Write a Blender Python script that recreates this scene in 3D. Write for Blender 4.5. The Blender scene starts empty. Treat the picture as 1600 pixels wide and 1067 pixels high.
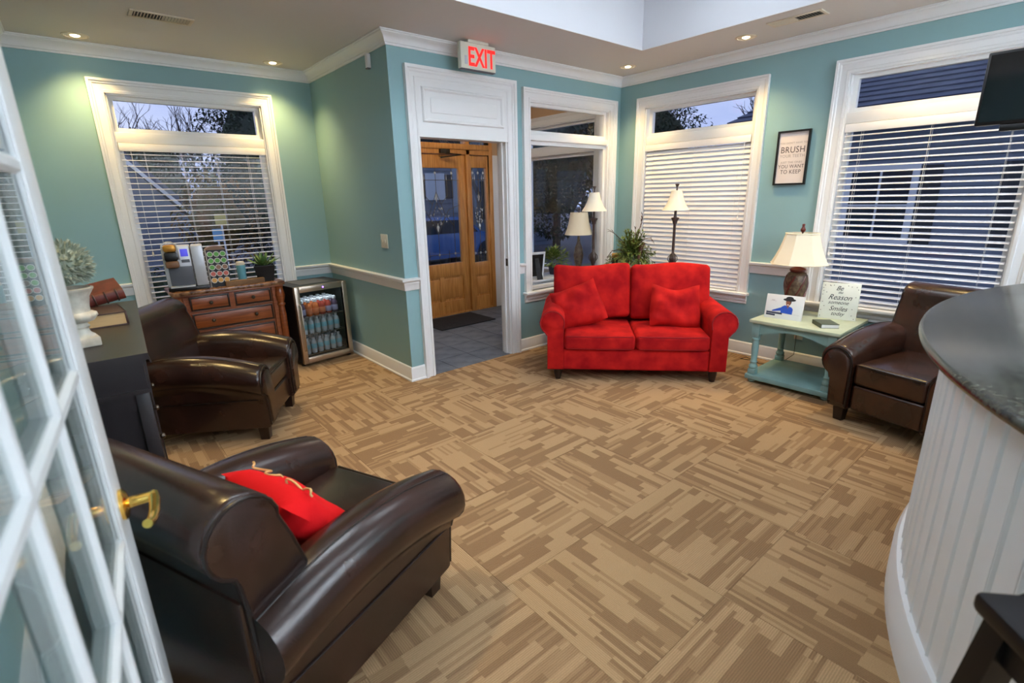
import bpy, bmesh, math, random
from mathutils import Vector, Matrix
random.seed(7)
PI = math.pi
SC = bpy.context.scene
COL = SC.collection

# ------------------------------------------------------------------ camera
YAW, PITCH, ROLL = 0.6984, -0.2811, -0.0231
CAM = Vector((-4.703, -3.7038, 1.5211))
fw = Vector((math.sin(YAW)*math.cos(PITCH), math.cos(YAW)*math.cos(PITCH), math.sin(PITCH)))
rt = Vector((math.cos(YAW), -math.sin(YAW), 0)); up = rt.cross(fw)
r2 = rt*math.cos(ROLL) + up*math.sin(ROLL); u2 = -rt*math.sin(ROLL) + up*math.cos(ROLL)
cam = bpy.data.cameras.new('camera'); cam.sensor_width = 36; cam.lens = 785.29*36/1600
cam.clip_start = 0.02; cam.clip_end = 300
cam.dof.use_dof = True; cam.dof.focus_distance = 4.6; cam.dof.aperture_fstop = 3.2
co = bpy.data.objects.new('camera', cam); COL.objects.link(co)
M = Matrix((r2, u2, -fw)).transposed().to_4x4(); M.translation = CAM
co.matrix_world = M
SC.camera = co

# ------------------------------------------------------------------ world, exposure
SC.view_settings.view_transform = 'Standard'; SC.view_settings.look = 'None'
SC.view_settings.gamma = 1; SC.view_settings.use_curve_mapping = False
SC.view_settings.exposure = 1.25
w = bpy.data.worlds.new('dusk_sky'); SC.world = w; w.use_nodes = True
nt = w.node_tree; nt.nodes.clear()
o = nt.nodes.new('ShaderNodeOutputWorld'); b = nt.nodes.new('ShaderNodeBackground')
tc = nt.nodes.new('ShaderNodeTexCoord'); mp = nt.nodes.new('ShaderNodeMapping'); mp.inputs['Scale'].default_value = (1.5, 1.5, 5)
nz = nt.nodes.new('ShaderNodeTexNoise'); nz.inputs['Scale'].default_value = 2.2; nz.inputs['Detail'].default_value = 5
cr = nt.nodes.new('ShaderNodeValToRGB'); cr.color_ramp.elements[0].position = .35; cr.color_ramp.elements[1].position = .7
cr.color_ramp.elements[0].color = (.36, .43, .68, 1); cr.color_ramp.elements[1].color = (.58, .62, .80, 1)
nt.links.new(tc.outputs['Generated'], mp.inputs['Vector']); nt.links.new(mp.outputs[0], nz.inputs['Vector'])
nt.links.new(nz.outputs[0], cr.inputs[0]); nt.links.new(cr.outputs[0], b.inputs['Color'])
b.inputs['Strength'].default_value = 0.58
nt.links.new(b.outputs[0], o.inputs[0])

# lamp powers, added fill lights included (built with their fixtures below)
CAN_W, TRAY_W, HALL_W, VEST_W, WASH_W = 30.0, 2.7, 4.0, 14.0, 85.0

# ------------------------------------------------------------------ materials
def srgb(r, g, b):
    f = lambda c: (c/255/12.92) if c/255 <= .04045 else ((c/255+.055)/1.055)**2.4
    return (f(r), f(g), f(b), 1)
MATS = {}
def new_mat(name):
    m = bpy.data.materials.new(name); m.use_nodes = True; MATS[name] = m
    n = m.node_tree.nodes; return m, n, m.node_tree.links, n['Principled BSDF']
def mat(name, col, rough=.5, metal=0, bump=0, bscale=200, var=0, vscale=6, col2=None, spec=.5, coat=0, sheen=0, emis=None, estr=0, stretch=None):
    m, n, l, p = new_mat(name)
    p.inputs['Base Color'].default_value = col; p.inputs['Roughness'].default_value = rough; p.inputs['Metallic'].default_value = metal
    p.inputs['Specular IOR Level'].default_value = spec
    if coat: p.inputs['Coat Weight'].default_value = coat; p.inputs['Coat Roughness'].default_value = .15
    if sheen: p.inputs['Sheen Weight'].default_value = sheen; p.inputs['Sheen Roughness'].default_value = .4; p.inputs['Sheen Tint'].default_value = col
    if emis: p.inputs['Emission Color'].default_value = emis; p.inputs['Emission Strength'].default_value = estr
    t = n.new('ShaderNodeTexCoord'); src = t.outputs['Object']
    if stretch:
        mp = n.new('ShaderNodeMapping'); mp.inputs['Scale'].default_value = stretch; l.new(src, mp.inputs['Vector']); src = mp.outputs[0]
    if var or col2:
        z = n.new('ShaderNodeTexNoise'); z.inputs['Scale'].default_value = vscale; z.inputs['Detail'].default_value = 6; l.new(src, z.inputs['Vector'])
        c = n.new('ShaderNodeValToRGB'); c.color_ramp.elements[0].position = .36; c.color_ramp.elements[1].position = .64
        c2 = col2 or tuple(x*(1-var) for x in col[:3])+(1,)
        c.color_ramp.elements[0].color = col; c.color_ramp.elements[1].color = c2
        l.new(z.outputs[0], c.inputs[0]); l.new(c.outputs[0], p.inputs['Base Color'])
    if bump:
        z2 = n.new('ShaderNodeTexNoise'); z2.inputs['Scale'].default_value = bscale; z2.inputs['Detail'].default_value = 3; l.new(src, z2.inputs['Vector'])
        bp = n.new('ShaderNodeBump'); bp.inputs['Strength'].default_value = bump; bp.inputs['Distance'].default_value = .004
        l.new(z2.outputs[0], bp.inputs['Height']); l.new(bp.outputs[0], p.inputs['Normal'])
    return m
def glass_mat(name, tint=(1, 1, 1, 1), rough=.0, ior=1.5, add=0):
    m = bpy.data.materials.new(name); m.use_nodes = True; MATS[name] = m
    n, l = m.node_tree.nodes, m.node_tree.links; n.clear()
    o = n.new('ShaderNodeOutputMaterial'); mx = n.new('ShaderNodeMixShader'); tr = n.new('ShaderNodeBsdfTransparent'); gl = n.new('ShaderNodeBsdfGlossy')
    tr.inputs['Color'].default_value = tint; gl.inputs['Roughness'].default_value = rough
    fr = n.new('ShaderNodeFresnel'); ge = n.new('ShaderNodeNewGeometry'); mr = n.new('ShaderNodeMapRange')   # same reflectance on both faces of a thin pane
    mr.inputs['To Min'].default_value = ior; mr.inputs['To Max'].default_value = 1/ior; l.new(ge.outputs['Backfacing'], mr.inputs['Value']); l.new(mr.outputs[0], fr.inputs['IOR'])
    ad = n.new('ShaderNodeMath'); ad.operation = 'ADD'; ad.inputs[1].default_value = add; ad.use_clamp = True
    l.new(fr.outputs[0], ad.inputs[0]); l.new(ad.outputs[0], mx.inputs[0]); l.new(tr.outputs[0], mx.inputs[1]); l.new(gl.outputs[0], mx.inputs[2]); l.new(mx.outputs[0], o.inputs[0])
    return m
def emit_mat(name, col, s):
    m, n, l, p = new_mat(name)
    p.inputs['Base Color'].default_value = col; p.inputs['Emission Color'].default_value = col; p.inputs['Emission Strength'].default_value = s
    return m

TEAL = mat('teal_wall_paint', srgb(138, 174, 178), .55, bump=.05, bscale=350)
WHITE = mat('white_trim_paint', srgb(232, 232, 232), .35)
DOORW = mat('dimmed_door_paint', srgb(206, 210, 211), .4)  # trim white made greyer to offset the strong light on the door
PANELW = mat('white_board_paint', srgb(238, 240, 244), .45)
CEIL = mat('taupe_ceiling_paint', srgb(210, 205, 202), .8, bump=.05, bscale=300)
TRAYW = mat('white_ceiling_paint', srgb(214, 215, 220), .8)
TAN = mat('tan_wall_paint', srgb(196, 160, 124), .7)
LEATHER = mat('brown_leather', srgb(52, 31, 24), .24, bump=.08, bscale=160, col2=srgb(36, 22, 18), vscale=6, spec=.6)
LEATHER2 = mat('worn_brown_leather', srgb(66, 37, 24), .24, bump=.08, bscale=160, col2=srgb(42, 25, 18), vscale=5, spec=.6)
PIPING = mat('dark_leather_piping', srgb(28, 17, 14), .35)
REDSUEDE = mat('red_microsuede', srgb(200, 30, 26), .9, bump=.15, bscale=50, col2=srgb(152, 8, 16), vscale=6.5, sheen=.35, spec=.2)
REDPIPE = mat('dark_red_piping', srgb(150, 12, 18), .9)
REDFAB = mat('bright_red_fabric', srgb(214, 16, 22), .85, bump=.2, bscale=90, spec=.2)
ROPE = mat('gold_braid', srgb(214, 170, 110), .7)
DARKWOOD = mat('espresso_wood', srgb(38, 22, 16), .35)
CHERRY = mat('cherry_wood', srgb(146, 78, 38), .30, col2=srgb(118, 58, 27), vscale=5, stretch=(1, 6, 14), coat=.3)
OAK = mat('honey_oak', srgb(216, 154, 82), .38, col2=srgb(190, 124, 58), vscale=4, stretch=(16, 16, 1.2), coat=.3)
MARBLE = mat('brown_marble', srgb(150, 108, 74), .18, col2=srgb(78, 46, 32), vscale=28, bump=0)
BLACKTABLE = mat('black_painted_wood', srgb(40, 36, 38), .36, spec=.4)
BLACK = mat('black_plastic', srgb(16, 16, 18), .4)
BLACKWOOD = mat('black_stained_wood', srgb(14, 12, 15), .45, spec=.3)
STEEL = mat('brushed_steel', srgb(190, 176, 160), .32, metal=.9)
SILVER = mat('silver_plastic', srgb(196, 198, 204), .35, metal=.3)
GREYP = mat('grey_plastic', srgb(86, 88, 96), .5)
BRASS = mat('polished_brass', srgb(240, 196, 100), .12, metal=1)
PEWTER = mat('dark_pewter', srgb(84, 76, 68), .35, metal=.8)
BRONZE = mat('aged_bronze', srgb(92, 80, 74), .5, metal=.3, col2=srgb(66, 58, 56), vscale=30)
SHADE = mat('cream_lampshade', srgb(238, 226, 200), .85, bump=.08, bscale=300)
SHADEW = mat('white_lampshade', srgb(240, 232, 214), .85)
CARVED = mat('carved_brown_resin', srgb(110, 92, 66), .45, col2=srgb(60, 30, 18), vscale=34, bump=.5, bscale=60)
REDBROWN = mat('mahogany_resin', srgb(94, 34, 24), .35)
DUCKEGG = mat('duck_egg_paint', srgb(140, 176, 172), .5, col2=srgb(128, 164, 162), vscale=9)
DUCKTOP = mat('sage_table_top_paint', srgb(186, 194, 168), .5, col2=srgb(176, 186, 160), vscale=9)
BLIND = mat('white_blind_slat', srgb(238, 236, 236), .4)
CORD = mat('white_cord', srgb(228, 226, 222), .7)
CANVAS = mat('off_white_canvas', srgb(226, 226, 212), .8)
PAPER = mat('print_paper', srgb(226, 214, 208), .6)
INK = mat('grey_ink', srgb(84, 72, 72), .7)
INKL = mat('light_grey_ink', srgb(168, 154, 150), .7)
INKD = mat('black_ink', srgb(44, 42, 46), .7)
NAVY = mat('navy_ink', srgb(52, 56, 76), .6)
BLUE = mat('blue_print', srgb(38, 82, 186), .6)
SKINP = mat('brown_skin_print', srgb(150, 92, 66), .6)
SMILEP = mat('pale_print', srgb(244, 236, 230), .6)
EXITW = mat('exit_sign_plastic', srgb(222, 222, 206), .45)
EXITR = emit_mat('exit_letter_red', srgb(238, 34, 28), .55)
PLATE = mat('ivory_plastic', srgb(226, 216, 192), .4)
URNM = mat('aged_white_stone', srgb(206, 202, 190), .75, bump=.3, bscale=60, col2=srgb(170, 164, 150), vscale=12)
SAGE = mat('dusty_sage_leaf', srgb(128, 142, 128), .7, col2=srgb(164, 172, 156), vscale=22)
SUCC = mat('succulent_leaf', srgb(112, 146, 84), .5, col2=srgb(78, 112, 66), vscale=20)
FERN = mat('artificial_greenery', srgb(124, 142, 62), .6, col2=srgb(80, 102, 44), vscale=14)
DRIED = mat('dried_brown_stem', srgb(92, 60, 42), .7, col2=srgb(64, 40, 34), vscale=16)
BOOKRED = mat('maroon_leather_binding', srgb(112, 48, 36), .45, col2=srgb(84, 30, 24), vscale=20)
BOOKDK = mat('dark_brown_binding', srgb(62, 40, 34), .45)
PAGES = mat('tan_page_edge', srgb(188, 158, 112), .7, stretch=(1, 1, 60), var=.15, vscale=20)
PAGEW = mat('white_page_edge', srgb(226, 224, 220), .7)
GREENBK = mat('dark_green_cover', srgb(74, 86, 72), .55)
PODG = mat('green_pod_lid', srgb(96, 164, 72), .5); PODR = mat('red_pod_lid', srgb(196, 96, 84), .5); PODO = mat('orange_pod_lid', srgb(222, 164, 84), .5)
PODB = mat('brown_pod_lid', srgb(146, 104, 84), .5); PODW = mat('white_pod_rim', srgb(214, 208, 196), .5)
CUPT = mat('teal_cup', srgb(112, 176, 188), .5)
RUSTIC = mat('rustic_wood_block', srgb(132, 98, 66), .8, var=.3, vscale=12, bump=.3, bscale=80)
PURPLE = emit_mat('purple_led', srgb(110, 70, 255), 6)
LCD = emit_mat('lcd_screen', srgb(80, 80, 210), .25)
GOLDP = mat('amber_plastic', srgb(206, 148, 60), .3, metal=.5); BROWNP = mat('brown_plastic', srgb(124, 88, 60), .4)
GRANITE = mat('dark_green_granite', srgb(74, 76, 66), .2, col2=srgb(30, 32, 28), vscale=60, spec=.6)
SLATE = mat('grey_slate', srgb(112, 120, 130), .5, col2=srgb(86, 94, 104), vscale=7, bump=.3, bscale=30)
GROUT = mat('dark_grout', srgb(70, 74, 80), .9)
MATBLK = mat('black_coir_mat', srgb(44, 42, 42), .95, bump=.8, bscale=120, var=.4, vscale=40)
MUNT = mat('lead_came', srgb(120, 112, 90), .4, metal=.7)
BEVELG = mat('bevelled_glass', srgb(206, 214, 220), .08, spec=.9)
TVB = mat('black_tv_frame', srgb(14, 12, 14), .35); TVS = mat('black_tv_screen', srgb(8, 8, 10), .08, spec=.7)
MIRF = mat('dark_mirror_frame', srgb(34, 28, 28), .35)
MIRG = mat('mirror_glass', srgb(150, 156, 160), .04, metal=1)
GLASS = glass_mat('window_glass', (.95, .97, 1, 1), ior=1.25); GLASS_IN = glass_mat('interior_glass', (.97, .99, .98, 1), ior=1.45)
DOORGLASS = glass_mat('leaded_glass', (.86, .92, .98, 1), .05, 1.5, .02)
FRIDGEG = glass_mat('tinted_fridge_glass', (.78, .80, .82, 1))
VASEG = glass_mat('vase_glass', (.80, .86, .82, 1), .02, 1.5, .06)
WATERP = mat('water_bottle_plastic', srgb(196, 208, 208), .12, spec=.7); WLABEL = mat('aqua_bottle_label', srgb(140, 204, 216), .45)
JUICE = mat('orange_juice_bottle', srgb(206, 112, 56), .2); JUICE2 = mat('grape_juice_bottle', srgb(92, 74, 92), .2); JUICE3 = mat('red_juice_bottle', srgb(176, 70, 54), .2)
WCAP = mat('white_bottle_cap', srgb(222, 224, 226), .4); JLABEL = mat('lilac_bottle_label', srgb(178, 176, 206), .45); JLABEL2 = mat('orange_bottle_label', srgb(232, 140, 90), .45)
BULB = emit_mat('warm_bulb', (1, .80, .48, 1), 9); REFL = mat('gold_can_reflector', srgb(236, 190, 96), .35, metal=.6, emis=srgb(246, 176, 70), estr=.9)
DIFF = emit_mat('fluorescent_diffuser', (.93, .96, 1, 1), 1); TRIMR = mat('white_can_trim', srgb(216, 204, 184), .5)
ASPH = mat('asphalt', srgb(90, 94, 104), .9, var=.2, vscale=.6); GRASS = mat('winter_grass', srgb(92, 96, 72), .95, var=.3, vscale=.8)
SIDING = mat('blue_grey_siding', srgb(116, 126, 142), .8); SHING = mat('grey_shingle', srgb(84, 92, 112), .9, col2=srgb(66, 74, 94), vscale=3, stretch=(1, 1, 8))
EXTW = mat('white_house_trim', srgb(222, 226, 232), .6); DARKGL = mat('dark_house_window', srgb(40, 48, 62), .1); SHUT = mat('dark_shutter', srgb(50, 52, 58), .6)
BARK = mat('tree_bark', srgb(74, 66, 64), .95); EVERG = mat('evergreen_leaf', srgb(44, 62, 44), .8, col2=srgb(30, 44, 34), vscale=3); AUTUMN = mat('autumn_leaf', srgb(120, 84, 44), .8, col2=srgb(80, 84, 42), vscale=2)
HEDGE = mat('hedge_leaf', srgb(40, 58, 38), .8); BLUECAR = mat('blue_car_paint', srgb(52, 92, 150), .25, coat=.6); RUBBER = mat('tyre_rubber', srgb(22, 22, 24), .8)
SIGNY = mat('yellow_yard_sign', srgb(206, 190, 110), .6); SIGNB = mat('pale_blue_yard_sign', srgb(140, 190, 226), .6); BRONZEARM = mat('dark_bronze_closer', srgb(62, 54, 44), .4, metal=.6)

def carpet_mat():
    m, n, l, p = new_mat('patchwork_carpet')
    p.inputs['Roughness'].default_value = .95; p.inputs['Specular IOR Level'].default_value = .1
    t = n.new('ShaderNodeTexCoord'); sp = n.new('ShaderNodeSeparateXYZ'); l.new(t.outputs['Object'], sp.inputs[0])
    oi = n.new('ShaderNodeObjectInfo')
    def math_(op, a, b=None, c=None):
        q = n.new('ShaderNodeMath'); q.operation = op
        for i, x in enumerate((a, b, c)):
            if x is None: continue
            if isinstance(x, (int, float)): q.inputs[i].default_value = x
            else: l.new(x, q.inputs[i])
        return q.outputs[0]
    X, Y, R = sp.outputs[0], sp.outputs[1], oi.outputs['Random']
    row = math_('FLOOR', math_('MULTIPLY_ADD', Y, 1/.0155, math_('MULTIPLY', R, 37.0)))
    wn = n.new('ShaderNodeTexWhiteNoise'); wn.noise_dimensions = '2D'
    cx = n.new('ShaderNodeCombineXYZ'); l.new(row, cx.inputs[0]); l.new(math_('MULTIPLY', R, 91.0), cx.inputs[1]); l.new(cx.outputs[0], wn.inputs['Vector'])
    h = wn.outputs['Value']
    # rows in pairs share their cell breaks so that wider blocks appear
    row2 = math_('FLOOR', math_('MULTIPLY', row, .3334))
    wn2 = n.new('ShaderNodeTexWhiteNoise'); wn2.noise_dimensions = '2D'
    c2 = n.new('ShaderNodeCombineXYZ'); l.new(row2, c2.inputs[0]); l.new(math_('MULTIPLY', R, 53.0), c2.inputs[1]); l.new(c2.outputs[0], wn2.inputs['Vector'])
    length = math_('MULTIPLY_ADD', wn2.outputs['Value'], 4.0, 3.6)
    cell = math_('FLOOR', math_('MULTIPLY_ADD', X, length, math_('MULTIPLY', wn2.outputs['Value'], 17.0)))
    def cellnoise(r_, k):
        q = n.new('ShaderNodeTexWhiteNoise'); q.noise_dimensions = '3D'
        cc = n.new('ShaderNodeCombineXYZ'); l.new(cell, cc.inputs[0]); l.new(r_, cc.inputs[1]); l.new(math_('MULTIPLY', R, k), cc.inputs[2]); l.new(cc.outputs[0], q.inputs['Vector'])
        return q.outputs['Value']
    tone = math_('MULTIPLY_ADD', cellnoise(row2, 71.0), .62, math_('MULTIPLY', cellnoise(row, 29.0), .38))
    ramp = n.new('ShaderNodeValToRGB'); ramp.color_ramp.interpolation = 'CONSTANT'
    e = ramp.color_ramp.elements; e[0].position = 0; e[0].color = srgb(152, 120, 88); e[1].position = .40; e[1].color = srgb(170, 137, 101)
    x = e.new(.54); x.color = srgb(186, 153, 115)
    l.new(tone, ramp.inputs[0])
    # ribs along the stripes
    rib = math_('SINE', math_('MULTIPLY', Y, 2*PI/.0078))
    ribm = math_('MULTIPLY_ADD', rib, .11, .93)
    z = n.new('ShaderNodeTexNoise'); z.inputs['Scale'].default_value = 260; l.new(t.outputs['Object'], z.inputs['Vector'])
    fac = math_('MULTIPLY', ribm, math_('MULTIPLY_ADD', z.outputs[0], .5, .78))
    mx = n.new('ShaderNodeMix'); mx.data_type = 'RGBA'; mx.blend_type = 'MULTIPLY'; mx.inputs[0].default_value = 1
    l.new(ramp.outputs[0], mx.inputs[6]); cc = n.new('ShaderNodeCombineColor')
    for i in range(3): l.new(fac, cc.inputs[i])
    l.new(cc.outputs[0], mx.inputs[7]); l.new(mx.outputs[2], p.inputs['Base Color'])
    bp = n.new('ShaderNodeBump'); bp.inputs['Strength'].default_value = .4; bp.inputs['Distance'].default_value = .002
    l.new(rib, bp.inputs['Height']); l.new(bp.outputs[0], p.inputs['Normal'])
    return m
CARPET = carpet_mat()

# ------------------------------------------------------------------ mesh helpers
class MB:
    def __init__(s): s.v = []; s.f = []; s.m = None
    def xf(s, m=None): s.m = m; return s
    def add(s, vs, fs):
        k = len(s.v)
        s.v += [tuple(s.m @ Vector(p)) if s.m is not None else tuple(p) for p in vs]
        s.f += [tuple(i+k for i in f) for f in fs]; return s
    def box(s, x0, x1, y0, y1, z0, z1, bv=0):
        if bv:
            bm = bmesh.new(); bmesh.ops.create_cube(bm, size=1)
            for p in bm.verts: p.co = Vector(((x0+x1)/2+p.co.x*(x1-x0), (y0+y1)/2+p.co.y*(y1-y0), (z0+z1)/2+p.co.z*(z1-z0)))
            bmesh.ops.bevel(bm, geom=bm.edges[:], offset=bv, segments=2, profile=.5, affect='EDGES')
            bm.verts.index_update(); s.add([p.co[:] for p in bm.verts], [[q.index for q in f.verts] for f in bm.faces]); bm.free(); return s
        return s.add([(x0,y0,z0),(x1,y0,z0),(x1,y1,z0),(x0,y1,z0),(x0,y0,z1),(x1,y0,z1),(x1,y1,z1),(x0,y1,z1)],
                     [(0,3,2,1),(4,5,6,7),(0,1,5,4),(1,2,6,5),(2,3,7,6),(3,0,4,7)])
    def loft(s, secs, closed=True, caps=True, ring=False):
        n = len(secs[0]); vs = [p for q in secs for p in q]; fs = []
        m = len(secs)
        for i in range(m if ring else m-1):
            for j in range(n if closed else n-1):
                a, b = i*n+j, i*n+(j+1) % n; c, d = ((i+1) % m)*n+(j+1) % n, ((i+1) % m)*n+j
                fs.append((a, b, c, d))
        if caps and not ring: fs.append(tuple(range(n-1, -1, -1))); fs.append(tuple((m-1)*n+j for j in range(n)))
        return s.add(vs, fs)
    def lathe(s, prof, seg=20, c=(0, 0, 0), caps=True, axis='z'):
        secs = []
        for r, z in prof:
            ring = []
            for k in range(seg):
                a = 2*PI*k/seg; p = (r*math.cos(a), r*math.sin(a), z)
                if axis == 'x': p = (z, r*math.cos(a), r*math.sin(a))
                if axis == 'y': p = (r*math.sin(a), z, r*math.cos(a))
                ring.append((c[0]+p[0], c[1]+p[1], c[2]+p[2]))
            secs.append(ring)
        return s.loft(secs, True, caps)
    def tube(s, pts, r, seg=8, ring=False, r1=None):
        pts = [Vector(p) for p in pts]; secs = []; n = len(pts); nrm = None
        for i, p in enumerate(pts):
            a = pts[(i-1) % n] if (i > 0 or ring) else p; b = pts[(i+1) % n] if (i < n-1 or ring) else p
            t = (b-a).normalized() if (b-a).length > 1e-9 else Vector((0, 0, 1))
            if nrm is None: nrm = t.orthogonal().normalized()
            nrm = (nrm - t*nrm.dot(t));
            nrm = nrm.normalized() if nrm.length > 1e-6 else t.orthogonal().normalized()
            bn = t.cross(nrm); rr = r if r1 is None else r+(r1-r)*i/max(1, n-1)
            secs.append([tuple(p+nrm*rr*math.cos(2*PI*k/seg)+bn*rr*math.sin(2*PI*k/seg)) for k in range(seg)])
        return s.loft(secs, True, True, ring)
    def rbox(s, hx, hy, hz, r, n=5, c=(0, 0, 0), fn=None):
        H = (hx, hy, hz)
        def coords(h):
            inner = h-r; rim = [math.tan(a)*r for a in (PI/12, PI/6, PI/4)]
            L = [-inner-x for x in reversed(rim)]+[-inner+2*inner*i/n for i in range(n+1)]+[inner+x for x in rim]
            return L
        vid = {}; vs = []; fs = []
        def V(p):
            k = tuple(round(x, 6) for x in p)
            if k in vid: return vid[k]
            q = [max(-(H[i]-r), min(H[i]-r, p[i])) for i in range(3)]
            d = Vector([p[i]-q[i] for i in range(3)]); d = d.normalized()*r if d.length > 1e-9 else d
            P = Vector(q)+d
            if fn: P = fn(P)
            vid[k] = len(vs); vs.append((P[0]+c[0], P[1]+c[1], P[2]+c[2])); return vid[k]
        for ax in range(3):
            A, B = [(1, 2), (2, 0), (0, 1)][ax]
            ca, cb = coords(H[A]), coords(H[B])
            for sg in (-1, 1):
                for i in range(len(ca)-1):
                    for j in range(len(cb)-1):
                        quad = []
                        for (a, b_) in ((ca[i], cb[j]), (ca[i+1], cb[j]), (ca[i+1], cb[j+1]), (ca[i], cb[j+1])):
                            p = [0, 0, 0]; p[ax] = sg*H[ax]; p[A] = a; p[B] = b_; quad.append(V(p))
                        fs.append(tuple(quad) if sg > 0 else tuple(reversed(quad)))
        return s.add(vs, fs)
    def prism(s, poly, f, d0, d1):
        """poly of (a,b); f(a,b,d)->xyz"""
        n = len(poly)
        vs = [f(a, b, d0) for a, b in poly]+[f(a, b, d1) for a, b in poly]
        return s.add(vs, [tuple(range(n-1, -1, -1)), tuple(range(n, 2*n))]+[(i, (i+1) % n, n+(i+1) % n, n+i) for i in range(n)])
    def mesh(s, name, m, smooth=40):
        me = bpy.data.meshes.new(name); me.from_pydata(s.v, [], s.f)
        bm = bmesh.new(); bm.from_mesh(me)
        bmesh.ops.remove_doubles(bm, verts=bm.verts[:], dist=1e-6)
        bmesh.ops.recalc_face_normals(bm, faces=bm.faces[:]); bm.to_mesh(me); bm.free()
        if smooth:
            me.polygons.foreach_set('use_smooth', [True]*len(me.polygons)); me.set_sharp_from_angle(angle=math.radians(smooth))
        if m: me.materials.append(m)
        return me
    def build(s, name, m, parent=None, smooth=40, loc=None):
        return link(name, s.mesh(name, m, smooth), parent, loc)
def link(name, data, parent=None, loc=None, rz=None):
    ob = bpy.data.objects.new(name, data); COL.objects.link(ob)
    if parent: ob.parent = parent
    if loc is not None: ob.location = loc
    if rz is not None: ob.rotation_euler = (0, 0, rz)
    return ob
def tag(ob, label, cat, group=None):
    ob['label'] = label; ob['category'] = cat
    if group: ob['group'] = group
    return ob
def thing(name, label, cat, loc=(0, 0, 0), rz=0, group=None):
    return tag(link(name, None, None, loc, rz), label, cat, group)
def struct(ob, label=None, cat=None):
    ob['kind'] = 'structure'
    if label: ob['label'] = label
    if cat: ob['category'] = cat
    return ob
def copy_tree(o_, parent=None, mats=None):
    c = o_.copy(); COL.objects.link(c)
    c.parent = parent
    for ch in list(o_.children): copy_tree(ch, c)
    return c
def bx(name, m, parent, *a, bv=0):
    return MB().box(*a, bv).build(name, m, parent)
def text_mesh(name, body, size, m, parent, mtx, align='CENTER', ext=.0006, shear=0, space=1.0, sx=1.0, bold=0):
    cu = bpy.data.curves.new(name, 'FONT'); cu.body = body; cu.size = size; cu.align_x = align; cu.extrude = ext; cu.shear = shear; cu.space_character = space; cu.offset = bold; cu.resolution_u = 3
    t = bpy.data.objects.new(name, cu); COL.objects.link(t)
    me = bpy.data.meshes.new_from_object(t.evaluated_get(bpy.context.evaluated_depsgraph_get()))
    bpy.data.objects.remove(t); bpy.data.curves.remove(cu)
    me.transform(mtx @ Matrix.Diagonal((sx, 1, 1, 1))); me.materials.clear(); me.materials.append(m); me.name = name
    return link(name, me, parent)

# ------------------------------------------------------------------ room shell
L, D = 2.7255, 1.5768          # return wall x = -L, recess back wall y = D
XL, YF, ZC = -4.885, -5.6, 2.685
def W1(a, z, d): return (a, D-d, z)
def W2(a, z, d): return (-L-d, a, z)
def W3(a, z, d): return (a, -d, z)
def W4(a, z, d): return (-d, a, z)
def W5(a, z, d): return (XL+d, a, z)
def wall(name, f, a0, a1, z1, thick, holes, m, label):
    mb = MB(); holes = sorted(holes); cur = a0
    def seg(a, b_, z0, zz):
        if b_-a < 1e-5 or zz-z0 < 1e-5: return
        p, q = f(a, z0, 0), f(b_, zz, -thick)
        mb.box(min(p[0], q[0]), max(p[0], q[0]), min(p[1], q[1]), max(p[1], q[1]), z0, zz)
    for (h0, h1, z0, zt) in holes:
        seg(cur, h0, 0, z1); seg(h0, h1, 0, z0); seg(h0, h1, zt, z1); cur = h1
    seg(cur, a1, 0, z1)
    return struct(mb.build(name, m, None, 0), label, 'wall')
ZT, ZS = 2.36, .60            # window opening top and sill height
WIN = {1: (W1, -4.33, -3.20), 2: (W3, -1.32, -.18), 3: (W4, -1.468, -.328), 4: (W4, -3.278, -2.165), 5: (W4, .35, 1.55)}
DO = (-2.505, -1.600, 2.0)    # entry doorway opening
wall('wall_back', W1, XL-.15, -L, ZC+.7, .15, [(WIN[1][1], WIN[1][2], ZS, ZT)], TEAL, 'teal recess wall holding the window behind the coffee chest')
wall('wall_return', W2, .12, D, ZC+.7, .12, [], TEAL, 'teal return wall beside the drinks fridge')
wall('wall_entry', W3, -L, 0, ZC+.7, .12, [(DO[0], DO[1], 0, 2.44), (WIN[2][1], WIN[2][2], ZS, ZT)], TEAL, 'teal wall with the cased entry doorway')
wall('wall_right', W4, YF, 2.0, ZC+.7, .15, [(WIN[4][1], WIN[4][2], ZS, ZT), (WIN[3][1], WIN[3][2], ZS, ZT), (WIN[5][1], WIN[5][2], ZS, ZT)], TEAL, 'teal wall with two tall blinded windows')
wall('wall_left', W5, YF, D, ZC+.7, .15, [], TEAL, 'teal side wall behind the black console table')
wall('wall_front', lambda a, z, d: (a, YF+d, z), XL-.15, .15, ZC+.7, .15, [], TRAYW, 'white wall behind the reception counter')
# vestibule shell
VY = 1.90
FD = (-2.05, -.285, 2.47)
wall('wall_vestibule', lambda a, z, d: (a, VY-d, z), -L+.12, 0, ZC+.7, .14, [(FD[0], FD[1], 0, FD[2])], TAN, 'tan vestibule wall holding the oak front door')
mb = MB().box(-L+.12, -L+.14, .12, VY, 0, ZC); mb.box(-L+.14, DO[0]-.12, .12, .13, 0, ZC); mb.box(DO[1]+.12, WIN[2][1]-.12, .12, .13, 0, ZC); mb.box(WIN[2][1]-.12, 0, .12, .13, ZT+.1, ZC); mb.box(WIN[2][1]-.12, 0, .12, .13, 0, ZS-.1)
struct(mb.build('wall_vestibule_lining', TAN, None, 0), 'tan lining of the vestibule walls', 'wall')
mb = MB(); y0, y1 = WIN[5][1]-.1, WIN[5][2]+.1
mb.box(-.012, 0, .13, y0, 0, ZC); mb.box(-.012, 0, y1, VY, 0, ZC); mb.box(-.012, 0, y0, y1, ZT+.1, ZC); mb.box(-.012, 0, y0, y1, 0, ZS-.1)
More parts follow.
